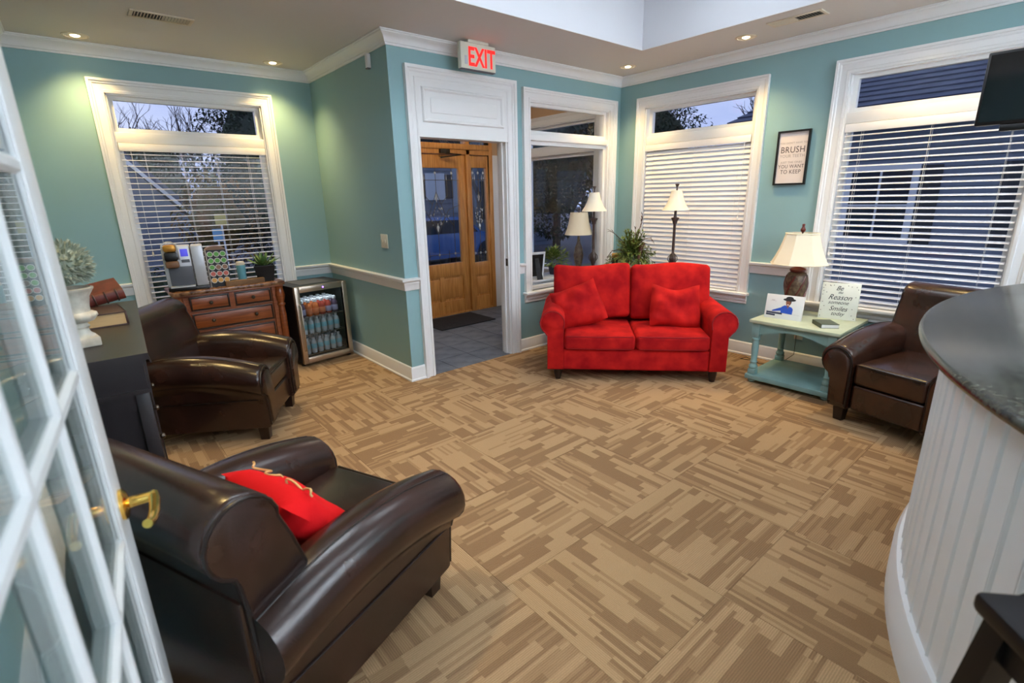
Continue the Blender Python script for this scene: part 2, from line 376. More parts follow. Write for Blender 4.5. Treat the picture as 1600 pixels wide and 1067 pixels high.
struct(mb.build('wall_vestibule_side', TAN, None, 0), 'tan side wall of the vestibule', 'wall')
struct(MB().box(-L+.12, 0, .12, VY, ZC, ZC+.05).build('ceiling_vestibule', CEIL, None, 0), 'vestibule ceiling', 'ceiling')
# ceiling: soffit ring with a raised white tray
TX0, TX1, TY0, TY1, TZ = -4.05, -.74, -4.6, -.79, 3.25
mb = MB()
mb.box(XL, -L, 0, D, ZC, ZC+.004); mb.box(XL, 0, TY1, 0, ZC, ZC+.004); mb.box(XL, TX0, TY0, TY1, ZC, ZC+.004); mb.box(TX1, 0, TY0, TY1, ZC, ZC+.004); mb.box(XL, 0, YF, TY0, ZC, ZC+.004)
struct(mb.build('ceiling', CEIL, None, 0), 'taupe ceiling band around the white raised tray', 'ceiling')
mb = MB(); t = .05
mb.box(TX0-t, TX0, TY0-t, TY1+t, ZC+.004, TZ); mb.box(TX1, TX1+t, TY0-t, TY1+t, ZC+.004, TZ); mb.box(TX0, TX1, TY0-t, TY0, ZC+.004, TZ); mb.box(TX0, TX1, TY1, TY1+t, ZC+.004, TZ); mb.box(TX0-t, TX1+t, TY0-t, TY1+t, TZ, TZ+.05)
struct(mb.build('ceiling_tray', TRAYW, None, 0), 'white raised tray of the ceiling', 'ceiling')
# roof slab keeps daylight out above the walls
struct(MB().box(XL-.15, .15, YF-.15, 2.05, 3.4, 3.5).build('ceiling_roof', CEIL, None, 0), 'roof deck above the ceiling', 'roof')

# floor: carpet tiles, slate tiles in the vestibule
fl = struct(MB().box(XL-.15, .15, YF-.15, VY+.14, -.16, -.012).build('floor', GROUT, None, 0), 'floor of patchwork carpet tiles', 'floor')
S = .602; gx, gy = -2.452, -1.785; full = {}
def carpet_tile(i, j):
    x0, x1, y0, y1 = gx+i*S, gx+(i+1)*S, gy+j*S, gy+(j+1)*S
    c0, c1, e0, e1 = max(x0, XL), min(x1, 0), max(y0, YF), min(y1, D)
    rects = []
    if c1-c0 < .01 or e1-e0 < .01: return
    if e1 <= 0.0: rects = [(c0, c1, e0, e1)]
    else:
        if c0 < -L: rects.append((c0, min(c1, -L), e0, e1))
        if e0 < 0 and c1 > -L: rects.append((max(c0, -L), c1, e0, min(e1, 0.0)))
    for (a, b_, c, d) in rects:
        cx, cy = (x0+x1)/2, (y0+y1)/2; g = .0008
        rot = (i+j) % 2 == 0
        a, b_, c, d = a-cx+g, b_-cx-g, c-cy+g, d-cy-g
        if rot: a, b_, c, d = c, d, -b_, -a
        key = tuple(round(q, 4) for q in (a, b_, c, d))
        if key not in full: full[key] = MB().box(a, b_, c, d, -.012, 0).mesh('carpet_tile', CARPET, 0)
        link('carpet_tile', full[key], fl, (cx, cy, 0), PI/2 if rot else 0)
for i in range(-5, 6):
    for j in range(-8, 7): carpet_tile(i, j)
st = {}
ts = .335
for i in range(9):
    for j in range(6):
        x0, x1 = -L+.14+i*ts, min(-L+.14+(i+1)*ts, -.012); yy0, yy1 = .0+j*ts, min(.0+(j+1)*ts, VY)
        if x1-x0 < .02 or yy1-yy0 < .02: continue
        if j == 0 and (x1 < DO[0] or x0 > DO[1]): yy0 = .13
        k = (round(x1-x0, 3), round(yy1-yy0, 3))
        if k not in st: st[k] = MB().box(.003, k[0]-.003, .003, k[1]-.003, -.012, .0, .002).mesh('slate_tile', SLATE, 0)
        link('slate_tile', st[k], fl, (x0, yy0, 0))

# mouldings that follow the room outline
def molding(name, path, prof, m, label, cat, closed_ends=True):
    n = len(path); P_ = [Vector(p) for p in path]; segs = [(P_[i+1]-P_[i]).normalized() for i in range(n-1)]
    R_ = [Vector((d.y, -d.x)) for d in segs]
    offs = []
    for i in range(n):
        if i == 0: offs.append(R_[0])
        elif i == n-1: offs.append(R_[-1])
        else: offs.append((R_[i-1]+R_[i])/(1+R_[i-1].dot(R_[i])))
    for i in range(n-1):
        secs = [[(P_[k].x+offs[k].x*o_, P_[k].y+offs[k].y*o_, z) for o_, z in prof] for k in (i, i+1)]
        struct(MB().loft(secs).build(name, m, None, 30), label, cat)
CROWN = [(0, 2.60), (.012, 2.60), (.014, 2.612), (.022, 2.616), (.026, 2.634), (.038, 2.652), (.056, 2.662), (.066, 2.668), (.068, 2.676), (.078, 2.678), (.078, ZC), (0, ZC)]
BASE = [(0, 0), (.026, 0), (.026, .012), (.016, .02), (.016, .095), (.012, .104), (.012, .112), (.006, .122), (0, .124)]
RAIL = [(0, .79), (.010, .79), (.014, .80), (.016, .835), (.022, .845), (.022, .858), (.034, .868), (.044, .872), (.046, .888), (0, .892)]
molding('trim_1', [(XL, YF), (XL, D), (-L, D), (-L, 0), (0, 0), (0, YF)], CROWN, WHITE, 'white crown moulding under the taupe ceiling', 'moulding')
molding('baseboard_left', [(XL, YF), (XL, D), (-L, D), (-L, 0), (-2.603, 0)], BASE, WHITE, 'white baseboard along the teal walls', 'baseboard')
molding('baseboard_right', [(-1.498, 0), (0, 0), (0, YF)], BASE, WHITE, 'white baseboard along the teal walls', 'baseboard')
for pth in ([(XL, YF), (XL, D), (-4.43, D)], [(-3.10, D), (-L, D), (-L, 0), (-2.603, 0)], [(-1.498, 0), (-1.42, 0)], [(0, -1.568), (0, -2.065)], [(0, -3.378), (0, YF)]):
    molding('trim_2', pth, RAIL, WHITE, 'white chair rail around the teal walls', 'chair rail')

# casing helper: mitred frame on a wall plane
CAS = [(0, 0), (0, .014), (.018, .018), (.022, .014), (.06, .014), (.066, .020), (.078, .022), (.082, .030), (.098, .032), (.098, 0)]
def casing(f, a0, a1, z0, z1, name, parent, prof=CAS):
    pts = [(a0, z0, -1, 0), (a0, z1, -1, 1), (a1, z1, 1, 1), (a1, z0, 1, 0)]
    secs = [[f(a+sa*o_, z+sz*o_, d) for o_, d in prof] for a, z, sa, sz in pts]
    return MB().loft(secs).build(name, WHITE, parent, 30)
def fbox(f, a0, a1, z0, z1, d0, d1):
    p, q = f(a0, z0, d0), f(a1, z1, d1)
    return (min(p[0], q[0]), max(p[0], q[0]), min(p[1], q[1]), max(p[1], q[1]), z0, z1)
def window(n, label):
    f, a0, a1 = WIN[n]
    w_ = struct(link('window_%d' % n, None, None, (0, 0, 0)), label, 'window')
    casing(f, a0, a1, ZS, ZT, 'casing', w_)
    # jamb lining
    mb = MB()
    for bxs in ((a0, a0+.012, ZS, ZT), (a1-.012, a1, ZS, ZT), (a0, a1, ZT-.012, ZT)): mb.box(*fbox(f, *bxs, .0, -.13))
    mb.build('jamb', WHITE, w_)
    MB().box(*fbox(f, a0-.115, a1+.115, ZS-.028, ZS, .062, -.13), .006).build('sill', WHITE, w_)
    pr = [(0, ZS-.028), (.034, ZS-.028), (.034, ZS-.045), (.024, ZS-.055), (.024, ZS-.075), (.014, ZS-.085), (.014, ZS-.105), (0, ZS-.11)]
    MB().loft([[f(a, z, o_) for o_, z in pr] for a in (a0-.098, a1+.098)]).build('apron', WHITE, w_, 30)
    # sashes: transom above, main light below
    d0, d1 = (-.05, -.10) if n != 2 else (-.035, -.085)
    fr_ = .035
    def sash(z0, z1):
        mb = MB()
        mb.box(*fbox(f, a0+.012, a0+.012+fr_, z0, z1, d0, d1)); mb.box(*fbox(f, a1-.012-fr_, a1-.012, z0, z1, d0, d1))
        mb.box(*fbox(f, a0+.012+fr_, a1-.012-fr_, z1-fr_, z1, d0, d1)); mb.box(*fbox(f, a0+.012+fr_, a1-.012-fr_, z0, z0+fr_, d0, d1))
        mb.build('sash', WHITE, w_)
        MB().box(*fbox(f, a0+.012+fr_, a1-.012-fr_, z0+fr_, z1-fr_, (d0+d1)/2+.002, (d0+d1)/2-.002)).build('pane', GLASS, w_)
    zb = (2.0, 2.08) if n != 2 else (2.02, 2.075)
    sash(ZS, zb[0]); sash(zb[1], ZT-.005)
    mb = MB().box(*fbox(f, a0+.012, a1-.012, zb[0], zb[1], -.004, -.12), .006)
    mb.build('transom_bar', WHITE, w_)
    return w_
window(1, 'white cased window with transom behind the coffee chest')
window(2, 'white cased interior window with transom looking into the vestibule')
window(3, 'white cased window with closed blind behind the red loveseat')
window(4, 'white cased window with half open blind behind the leather recliner')
window(5, 'white cased vestibule window seen through the interior window')

# blinds
def blind(n, ang, label, ztop=2.0, zbot=.635, cords=(.12, .5, .88), wand=None, pitch=.0425):
    f, a0, a1 = WIN[n]
    b_ = thing('window_blind', label, 'blind', (0, 0, 0), 0, 'white slat blinds in the windows')
    MB().box(*fbox(f, a0+.016, a1-.016, ztop-.062, ztop-.002, .004, -.004), .003).build('valance', BLIND, b_)
    MB().box(*fbox(f, a0+.018, a1-.018, ztop-.045, ztop-.004, -.005, -.045)).build('headrail', BLIND, b_)
    nn = int((ztop-.07-zbot-.03)/pitch); half = .0245; pitch = (ztop-.085-ZS-.008)/nn
    ca, sa = math.cos(ang), math.sin(ang)
    sec = []
    for k in range(5):
        u = -half+2*half*k/4; h = .0035*(1-(u/half)**2); sec.append((u*ca-h*sa, u*sa+h*ca))
    sec2 = sec+[(p[0]+.002*sa, p[1]-.002*ca) for p in reversed(sec)]
    dc = -.024
    me = MB().loft([[f(a, q, dc+p) for p, q in sec2] for a in (a0+.02, a1-.02)]).mesh('slat', BLIND, 50)
    for k in range(nn):
        link('slat', me, b_, (0, 0, ztop-.085-k*pitch))
    zl = ztop-.085-nn*pitch
    MB().box(*fbox(f, a0+.02, a1-.02, zl-.004, zl+.014, dc+.024, dc-.024), .003).build('bottom_rail', BLIND, b_)
    for c in cords:
        a = a0+(a1-a0)*c; mb = MB()
        for dd in (.024, -.024): mb.tube([f(a, ztop-.05, dc+dd), f(a, zl, dc+dd)], .0012, 4)
        mb.build('ladder_cord', CORD, b_)
    for a, zz in (wand or []):
        mb = MB().tube([f(a, ztop-.05, .006), f(a, zz, .006)], .0016, 5); mb.lathe([(.002, 0), (.008, .01), (.006, .035), (.002, .04)], 8, f(a, zz-.035, .006))
        mb.build('pull_cord', CORD, b_)
    return b_
blind(1, -0.06, 'white blind with flat open slats behind the coffee maker', cords=(.16, .39, .62, .85), wand=[(-4.24, 1.13), (-3.27, 1.16)])
blind(3, -1.10, 'white blind with closed slats behind the red loveseat', cords=(.10, .5, .90), wand=[(-1.40, 1.30)])
blind(4, -0.24, 'white blind with half tilted slats behind the leather recliner', cords=(.12, .5, .88), wand=[(-2.20, 1.02)])

# entry doorway casing and over panel
dw = struct(link('door_1', None, None), 'white cased doorway into the vestibule with a raised panel above', 'doorway')
DCAS = [(0, 0), (0, .016), (.016, .022), (.022, .016), (.050, .016), (.058, .024), (.070, .026), (.076, .036), (.098, .038), (.098, 0)]
casing(W3, DO[0], DO[1], 0, 2.395, 'casing', dw, DCAS)
mb = MB()
for a, b_ in ((DO[0], DO[0]+.014), (DO[1]-.014, DO[1])): mb.box(*fbox(W3, a, b_, 0, 2.01, 0, -.125))
for a, b_ in ((DO[0]+.014, DO[0]+.028), (DO[1]-.028, DO[1]-.014)): mb.box(*fbox(W3, a, b_, 0, 2.01, -.045, -.085))
mb.build('jamb', WHITE, dw)
mb = MB(); mb.box(*fbox(W3, DO[0], DO[1], 2.0, 2.44, .012, -.12)); mb.build('header_board', WHITE, dw)
pa0, pa1, pz0, pz1 = -2.435, -1.672, 2.125, 2.325
pr = [(0, 0), (.012, .010), (.022, .010), (.030, .0), (.030, 0)]
secs = []
for a, z, sa, sz in ((pa0, pz0, -1, -1), (pa0, pz1, -1, 1), (pa1, pz1, 1, 1), (pa1, pz0, 1, -1)):
    secs.append([W3(a+sa*o_, z+sz*o_, .012+d) for o_, d in [(0, 0), (0, .004), (.010, .013), (.020, .013), (.028, .004), (.028, 0)]])
MB().loft(secs, ring=True).build('panel_moulding', WHITE, dw, 30)
MB().box(*fbox(W3, pa0+.05, pa1-.05, pz0+.045, pz1-.045, .012, .018), .004).build('raised_panel', WHITE, dw)
MB().box(*fbox(W3, DO[0], DO[1], 1.988, 2.0, .014, -.12)).build('head_stop', WHITE, dw)
MB().box(DO[1]-.0155, DO[1]-.013, .01, .04, .88, .95).build('strike_plate', BRONZEARM, dw)

# ------------------------------------------------------------------ front door assembly in the vestibule
fd = thing('front_door', 'honey oak front door with leaded glass and a sidelight', 'door', (0, VY+.03, 0))
Y0, Y1 = -.025, .025
def fbx(nm, m, par, x0, x1, z0, z1, y0=Y0, y1=Y1, bv=.004): return MB().box(x0, x1, y0, y1, z0, z1, bv).build(nm, m, par)
# frame: posts, rails
mb = MB()
for x0, x1 in ((-2.05, -1.99), (-1.68, -1.615), (-.715, -.655), (-.345, -.285)): mb.box(x0, x1, -.05, .06, 0, 2.47, .004)
mb.box(-1.99, -.345, -.05, .06, 2.41, 2.47, .004); mb.box(-1.99, -.345, -.05, .06, 2.045, 2.105, .004); mb.box(-1.99, -.345, -.065, .06, 2.105, 2.17, .004)
mb.box(-1.99, -.345, -.04, .05, 0, .02)
mb.build('door_frame', OAK, fd)
def glazed(x0, x1, z0, z1, par, pat, seed):
    g = MB().box(x0, x1, -.003, .003, z0, z1).build('leaded_pane', DOORGLASS, par)
    cx, w_, h_ = (x0+x1)/2, x1-x0, z1-z0
    c = MB(); r = .0035; yy = -.006
    def ln(*p): c.tube([(a, yy, b_) for a, b_ in p], r, 5)
    zb = z0+.10*h_; zt_ = z1-.12*h_
    if pat == 'transom':
        for k in range(9):
            xx = x0+w_*(k+.5)/9; ln((xx, z0), (xx+.04, (z0+z1)/2), (xx, z1))
        ln((x0, z0+.05), (x1, z0+.05)); 
    else:
        e = .14*w_
        ln((x0+e, z0), (x0+e, z1)); ln((x1-e, z0), (x1-e, z1)); ln((x0, zb), (x1, zb)); ln((x0, zt_), (x1, zt_))
        zm = z0+.52*h_
        for s in (1, .55): ln((cx, zm+.24*h_*s), (cx+.18*w_*s, zm), (cx, zm-.2*h_*s), (cx-.18*w_*s, zm), (cx, zm+.24*h_*s))
        ln((cx, z0), (cx, zm-.2*h_)); ln((cx, zm+.24*h_), (cx, z1))
        for s in (-1, 1):
            ln((x0 if s < 0 else x1, zm+.1*h_), (cx+s*.25*w_, zm+.05*h_), (cx+s*.10*w_, zm-.1*h_)); ln((cx+s*.18*w_, zm), (cx+s*.36*w_, zm-.12*h_)); ln((cx+s*.22*w_, z0), (cx+s*.22*w_, zb+.04*h_))
            ln((cx+s*.24*w_, zt_), (cx+s*.24*w_, zm+.2*h_), (cx+s*.1*w_, zm+.12*h_))
    c.build('lead_came', MUNT, g, 60)
    bev = MB()
    def dia(a, b_, s, t_):
        bev.add([(a, yy-.006, b_), (a-s, yy+.003, b_), (a, yy+.003, b_-t_), (a+s, yy+.003, b_), (a, yy+.003, b_+t_)], [(0, 1, 2), (0, 2, 3), (0, 3, 4), (0, 4, 1)])
    if pat != 'transom':
        zm = z0+.52*h_
        for q in (-.30, 0, .30):
            dia(cx+q*w_*1.2, zb, .020, .026); dia(cx+q*w_*1.2, z1-.05*h_, .018, .03)
        dia(cx, zm+.18*h_, .022, .06); dia(cx, zm-.13*h_, .022, .06)
        rr = random.Random(seed)
        for k in range(26):
            a = rr.uniform(-.26, .26)*w_; b2 = rr.uniform(-.12, .1)*h_; dia(cx+a, zm+b2*(1-abs(a)/w_*1.5), .009, .016)
        for s in (-1, 1):
            for q in (.24, .36): dia(cx+s*q*w_, zt_+.02, .007, .06)
    else:
        for k in range(9): dia(x0+w_*(k+.5)/9+.02, (z0+z1)/2, .03, .04)
    bev.build('bevel_cluster', BEVELG, g, 0)
lf = link('door_leaf', None, fd)
def leaf(par, x0, x1, st_, gz0, gz1, npan, z1=2.04):
    fbx('stile', OAK, par, x0, x0+st_, .015, z1); fbx('stile', OAK, par, x1-st_, x1, .015, z1)
    fbx('rail', OAK, par, x0+st_, x1-st_, gz1, z1); fbx('rail', OAK, par, x0+st_, x1-st_, gz0-.17, gz0); fbx('rail', OAK, par, x0+st_, x1-st_, .015, .19)
    w_ = (x1-x0-2*st_)
    for k in range(npan):
        a = x0+st_+w_*k/npan; b_ = x0+st_+w_*(k+1)/npan
        fbx('door_panel', OAK, par, a+.03, b_-.03, .22, gz0-.20, -.018, .018, .014); fbx('panel_field', OAK, par, a, b_, .19, gz0-.17, -.008, .008, 0)
        if k: fbx('mullion', OAK, par, a-.035, a+.035, .19, gz0-.17)
leaf(lf, -1.61, -.72, .105, .69, 1.88, 2)
glazed(-1.505, -.825, .69, 1.88, fd, 'door', 3)
sl = link('sidelight', None, fd)
leaf(sl, -.655, -.345, .035, .66, 1.89, 1)
glazed(-.62, -.38, .66, 1.89, fd, 'side', 4)
sl2 = link('sidelight', None, fd)
leaf(sl2, -1.99, -1.68, .035, .66, 1.89, 1)
glazed(-1.955, -1.715, .66, 1.89, fd, 'side', 5)
glazed(-1.99, -.345, 2.17, 2.41, fd, 'transom', 6)
mb = MB().box(-1.12, -.98, -.095, -.05, 2.05, 2.10, .006); mb.build('door_closer', BRONZEARM, fd)
MB().tube([(-1.05, -.09, 2.05), (-.86, -.16, 2.035), (-1.10, -.05, 2.0)], .009, 6).build('closer_arm', BRONZEARM, fd)
MB().lathe([(.004, 0), (.006, -.012), (.003, -.02)], 10, (-1.15, Y0, .13), axis='y').build('stop_bumper', BRASS, fd)
struct(MB().box(-.285, -.06, VY-.018, VY, 0, 2.05).build('trim_3', WHITE), 'white casing board beside the sidelight', 'trim')
tag(MB().box(-1.62, -.80, 1.26, 1.82, .0, .012, .004).build('door_mat', MATBLK), 'black coir mat on the slate floor by the oak door', 'mat')

# ------------------------------------------------------------------ leather club recliner
def arm_h(x):
    t_ = (x+.40)/.82
    return .515+.095*math.sin(PI*min(1, max(0, t_*.82+.13)))**.9
def arm_sec(x, s, k=1.0):
    h = arm_h(x); P_ = [(.215, .10), (.213, .30), (.213, h-.13)]
    cy, cz, r = .318, h-.105, .105
    for q in range(0, 13):
        a = PI*.93-(PI*.93+PI*.36)*q/12; P_.append((cy+r*math.cos(a), cz+r*math.sin(a)))
    P_ += [(.352, h-.24), (.346, .30), (.335, .10)]
    return [(x, s*((p[0]-.28)*k+.28), (p[1]-.3)*k+.3) for p in P_]
def club_chair(label, loc, rz, lea, cat='armchair'):
    t_ = thing('club_chair', label, cat, loc, rz, 'leather club chairs')
    for s in (-1, 1):
        xs = [-.37+.79*i/14 for i in range(15)]
        secs = [arm_sec(x, s) for x in xs]
        secs.append([(p[0]+.012, p[1], p[2]) for p in arm_sec(.42, s, .985)]); secs.append([(p[0]+.018, p[1], p[2]) for p in arm_sec(.42, s, .95)])
        a = MB().loft(secs).build('arm', lea, t_, 50)
        MB().loft([[(p[0]+dx, p[1], p[2]) for p in arm_sec(.42, s, k)] for dx, k in ((.010, .82), (.030, .82), (.036, .77))]).build('front_panel', lea, a, 50)
        out = [(p[0]+.018, p[1], p[2]) for p in arm_sec(.42, s, .90)]
        MB().tube(out, .008, 6).build('piping', PIPING, a, 60)
        seam = [(x, s*(.318+.03), arm_h(x)-.0045) for x in xs]
        MB().tube(seam, .003, 5).build('top_seam', PIPING, a, 60)
        MB().tube([(x, s*.349, .30) for x in (-.36, .0, .41)], .0035, 5).build('side_seam', PIPING, a, 60)
    def puff(P):
        if P.z > 0: P.z += .018*(1-(P.x/.33)**2)*(1-(P.y/.21)**2)
        return P
    c = MB().rbox(.325, .208, .072, .028, 6, (.10, 0, .355), puff).build('seat_cushion', lea, t_, 60)
    MB().tube([(.425, y, .418-.0) for y in (-.19, 0, .19)], .0045, 6).build('piping', PIPING, c, 60)
    MB().rbox(.03, .208, .088, .02, 4, (.385, 0, .19)).build('footrest_panel', lea, t_, 60)
    # backrest, scrolled over at the top
    pr = [(-.13, .30), (-.15, .42), (-.185, .56), (-.225, .70), (-.255, .78)]
    cx, cz, r = -.350, .778, .100
    for q in range(0, 13):
        a = PI*.08+(PI*1.28)*q/12; pr.append((cx+r*math.cos(a), cz+r*math.sin(a)))
    pr += [(-.385, .66), (-.375, .58), (-.372, .30)]
    def bsec(y, k=1.0): return [(-.28+(p[0]+.28)*k, y*(1.0-.03*max(0, (p[1]-.4))), .6+(p[1]-.6)*k) for p in pr]
    ys = [-.318+.636*i/8 for i in range(9)]
    secs = [bsec(-.334, .93), bsec(-.328, .98)]+[bsec(y) for y in ys]+[bsec(.328, .98), bsec(.334, .93)]
    bk = MB().loft(secs).build('backrest', lea, t_, 50)
    for s in (-1, 1):
        o_ = bsec(s*.331, .955); MB().tube(o_, .0055, 6, True).build('piping', PIPING, bk, 60)
    MB().box(-.385, -.355, -.315, .315, .11, .60, .012).build('rear_panel', lea, t_)
    MB().box(-.37, .37, -.21, .21, .105, .29, .01).build('seat_frame', lea, t_)
    for x in (-.32, .375):
        for s in (-1, 1):
            MB().loft([[(x+dx*k, s*.275+dy*k, z) for dx, dy in ((-.034, -.034), (.034, -.034), (.034, .034), (-.034, .034))] for z, k in ((0, .78), (.105, 1))]).build('leg', DARKWOOD, t_, 0)
    return t_
CH1 = club_chair('dark brown leather club chair in the foreground holding a red throw pillow', (-4.355, -2.075, 0), math.radians(22.5), LEATHER); CH1.scale = (1, 1.05, 1)
CH2 = club_chair('dark brown leather club chair between the console table and the coffee chest', (-4.165, .155, 0), math.radians(-32.5), LEATHER)
CH3 = club_chair('brown leather club chair beside the duck egg side table', (-.645, -3.07, 0), math.radians(167), LEATHER2)

def pillow_mesh(name, m, wx, wz, th, parent=None, noise=.0, seed=1, sag=0):
    rr = random.Random(seed); n = 16; vs = []; fs = []
    ph = [rr.uniform(0, 6.28) for _ in range(6)]
    for sgn in (1, -1):
        for i in range(n+1):
            for j in range(n+1):
                u, v = -1+2*i/n, -1+2*j/n
                e = (1-u**4)*(1-v**4); pin = 1-.07*(1-v*v)*(u*u)-.0; pin2 = 1-.07*(1-u*u)*(v*v)
                h = th*.5*max(0, e)**.55
                if e > 0: h += noise*(math.sin(5*u+ph[0]+2*v)*math.sin(4*v+ph[1])+.6*math.sin(9*u*v+ph[2]+3*u))*e
                zz = v*wz/2*pin-sag*max(0, v)*(1-u*u)**1.0*(.8+.4*math.sin(2.2*u+ph[3]))+sag*.25*math.sin(3*u+ph[4])*v; vs.append((u*wx/2*pin2*(1+sag*.8*math.sin(2.5*v+ph[5])), sgn*h+sag*.6*math.sin(1.7*u+ph[4])*(1-abs(v)), zz))
    N = (n+1)*(n+1)
    for s in range(2):
        for i in range(n):
            for j in range(n):
                a = s*N+i*(n+1)+j; q = (a, a+1, a+n+2, a+n+1); fs.append(q if s else q[::-1])
    mb = MB(); mb.add(vs, fs)
    me = mb.mesh(name, m, 60); return me
# red pillow in the foreground chair
pil = link('throw_pillow', pillow_mesh('throw_pillow', REDFAB, .42, .34, .15, noise=.008, seed=4))
pil.rotation_mode = 'QUATERNION'
c_, s_ = math.cos(math.radians(21)), math.sin(math.radians(21))
def chl(base, ang, x, y, z): return (base[0]+x*math.cos(ang)-y*math.sin(ang), base[1]+x*math.sin(ang)+y*math.cos(ang), z)
A1 = math.radians(22.5)
pil.location = chl((-4.355, -2.075), A1, .00, -.045, .535)
pil.rotation_quaternion = (Matrix.Rotation(A1-PI/2-.12, 4, 'Z') @ Matrix.Rotation(math.radians(40), 4, 'X') @ Matrix.Rotation(math.radians(-4), 4, 'Y')).to_quaternion()
tag(pil, 'bright red throw pillow with gold braid lying in the foreground leather chair', 'pillow')
br = []
for k in range(41):
    u = -.21+.42*k/40; br.append((.93*u+.014*math.sin(k*.9), .070+.008*math.cos(k*.7), .105+.014*math.sin(k*.55)))
MB().tube(br, .004, 6).build('gold_braid', ROPE, pil, 60)

# ------------------------------------------------------------------ red loveseat
SA = math.atan2(-.7317, .6816)
sofa = thing('loveseat', 'red microsuede loveseat with rolled arms across the corner', 'sofa', (-1.376, -1.325, 0), SA)
def sarm(y, s, k=1.0):
    cx, cz, r = .686, .508, .102; P_ = [(.592, .10), (.592, .46)]
    for q in range(13):
        a = PI*1.0-(PI*1.0+PI*.30)*q/12; P_.append((cx+r*math.cos(a), cz+r*math.sin(a)))
    P_ += [(.728, .40), (.728, .10)]
    yb = .012*(max(0, (y-.1)))
    return [(s*(.66+(p[0]-.66)*k), y, .36+(p[1]-.36)*k) for p in P_]
for s in (-1, 1):
    ys = [.0, .1, .25, .4, .55, .7, .80]
    secs = [sarm(-.012, s, .94), sarm(-.006, s, .985)]+[sarm(y, s) for y in ys]+[sarm(.806, s, .97)]
    a = MB().loft(secs).build('arm', REDSUEDE, sofa, 50)
    MB().tube([(p[0], -.010, p[2]) for p in sarm(0, s, .975)][1:-1], .006, 6).build('piping', REDPIPE, a, 60)
MB().rbox(.60, .40, .09, .02, 6, (0, .405, .185)).build('seat_frame', REDSUEDE, sofa, 60)
for s in (-1, 1):
    rr = random.Random(s+5)
    def puff(P):
        if P.z > 0: P.z += .022*max(0, 1-(P.x/.30)**2)*max(0, 1-(P.y/.30)**2)
        P.y -= .012*max(0, 1-(P.x/.3)**2) if P.y < -.2 else 0
        return P
    c = MB().rbox(.293, .31, .062, .03, 8, (s*.297, .295, .339), puff).build('seat_cushion', REDSUEDE, sofa, 60)
    for zz in (.392, .288): MB().tube([(s*.297+x, -.020+.012*(x/.28)**2, zz) for x in (-.27, -.18, -.09, 0, .09, .18, .27)], .005, 6).build('piping', REDPIPE, c, 60)
    def bpuff(P):
        P.y -= .05*max(0, 1-(P.x/.36)**2)*max(0, 1-(P.z/.26)**2)*(1 if P.y < 0 else .3)
        P.x *= 1-.05*max(0, (-P.z-.05))
        P.z += .012*math.sin(P.x*9+s)
        return P
    b_ = MB().rbox(.345, .085, .245, .042, 9, (0, 0, 0), bpuff).build('back_cushion', REDSUEDE, sofa, 60)
    b_.location = (s*.347, .60, .655 if s < 0 else .660); b_.rotation_euler = (math.radians(-13), math.radians(.8*s), 0)
    pts = []
    for q in range(25):
        u = -1+2*q/24; pts.append((u*.315, -.045-.0*u*u, .232+.004*math.sin(u*3)))
    MB().tube(pts, .005, 6).build('piping', REDPIPE, b_, 60)
MB().box(-.70, .70, .70, .80, .10, .78, .03).build('back_frame', REDSUEDE, sofa)
for x, y in ((-.64, .05), (.64, .05), (-.64, .74), (.64, .74)):
    MB().lathe([(.022, 0), (.024, .01), (.034, .06), (.036, .105)], 14, (x, y, 0)).build('leg', DARKWOOD, sofa)
def sl_(x, y, z): 
    return (-1.376+x*math.cos(SA)-y*math.sin(SA), -1.325+x*math.sin(SA)+y*math.cos(SA), z)
p1 = link('throw_pillow', pillow_mesh('throw_pillow', REDSUEDE, .42, .38, .16, noise=.016, seed=9, sag=.035))
p1.rotation_mode = 'QUATERNION'; p1.location = sl_(-.475, .33, .585)
p1.rotation_quaternion = (Matrix.Rotation(SA-.10, 4, 'Z') @ Matrix.Rotation(math.radians(-24), 4, 'X') @ Matrix.Rotation(math.radians(-21), 4, 'Y')).to_quaternion()
tag(p1, 'red suede pillow tilted against the left arm of the loveseat', 'pillow', 'red pillows on the loveseat')
p2 = link('throw_pillow', pillow_mesh('throw_pillow', REDSUEDE, .43, .38, .18, noise=.022, seed=12, sag=.05))
p2.rotation_mode = 'QUATERNION'; p2.location = sl_(.36, .33, .585)
p2.rotation_quaternion = (Matrix.Rotation(SA+.10, 4, 'Z') @ Matrix.Rotation(math.radians(-22), 4, 'X') @ Matrix.Rotation(math.radians(4), 4, 'Y')).to_quaternion()
tag(p2, 'red suede pillow slumped near the right arm of the loveseat', 'pillow', 'red pillows on the loveseat')

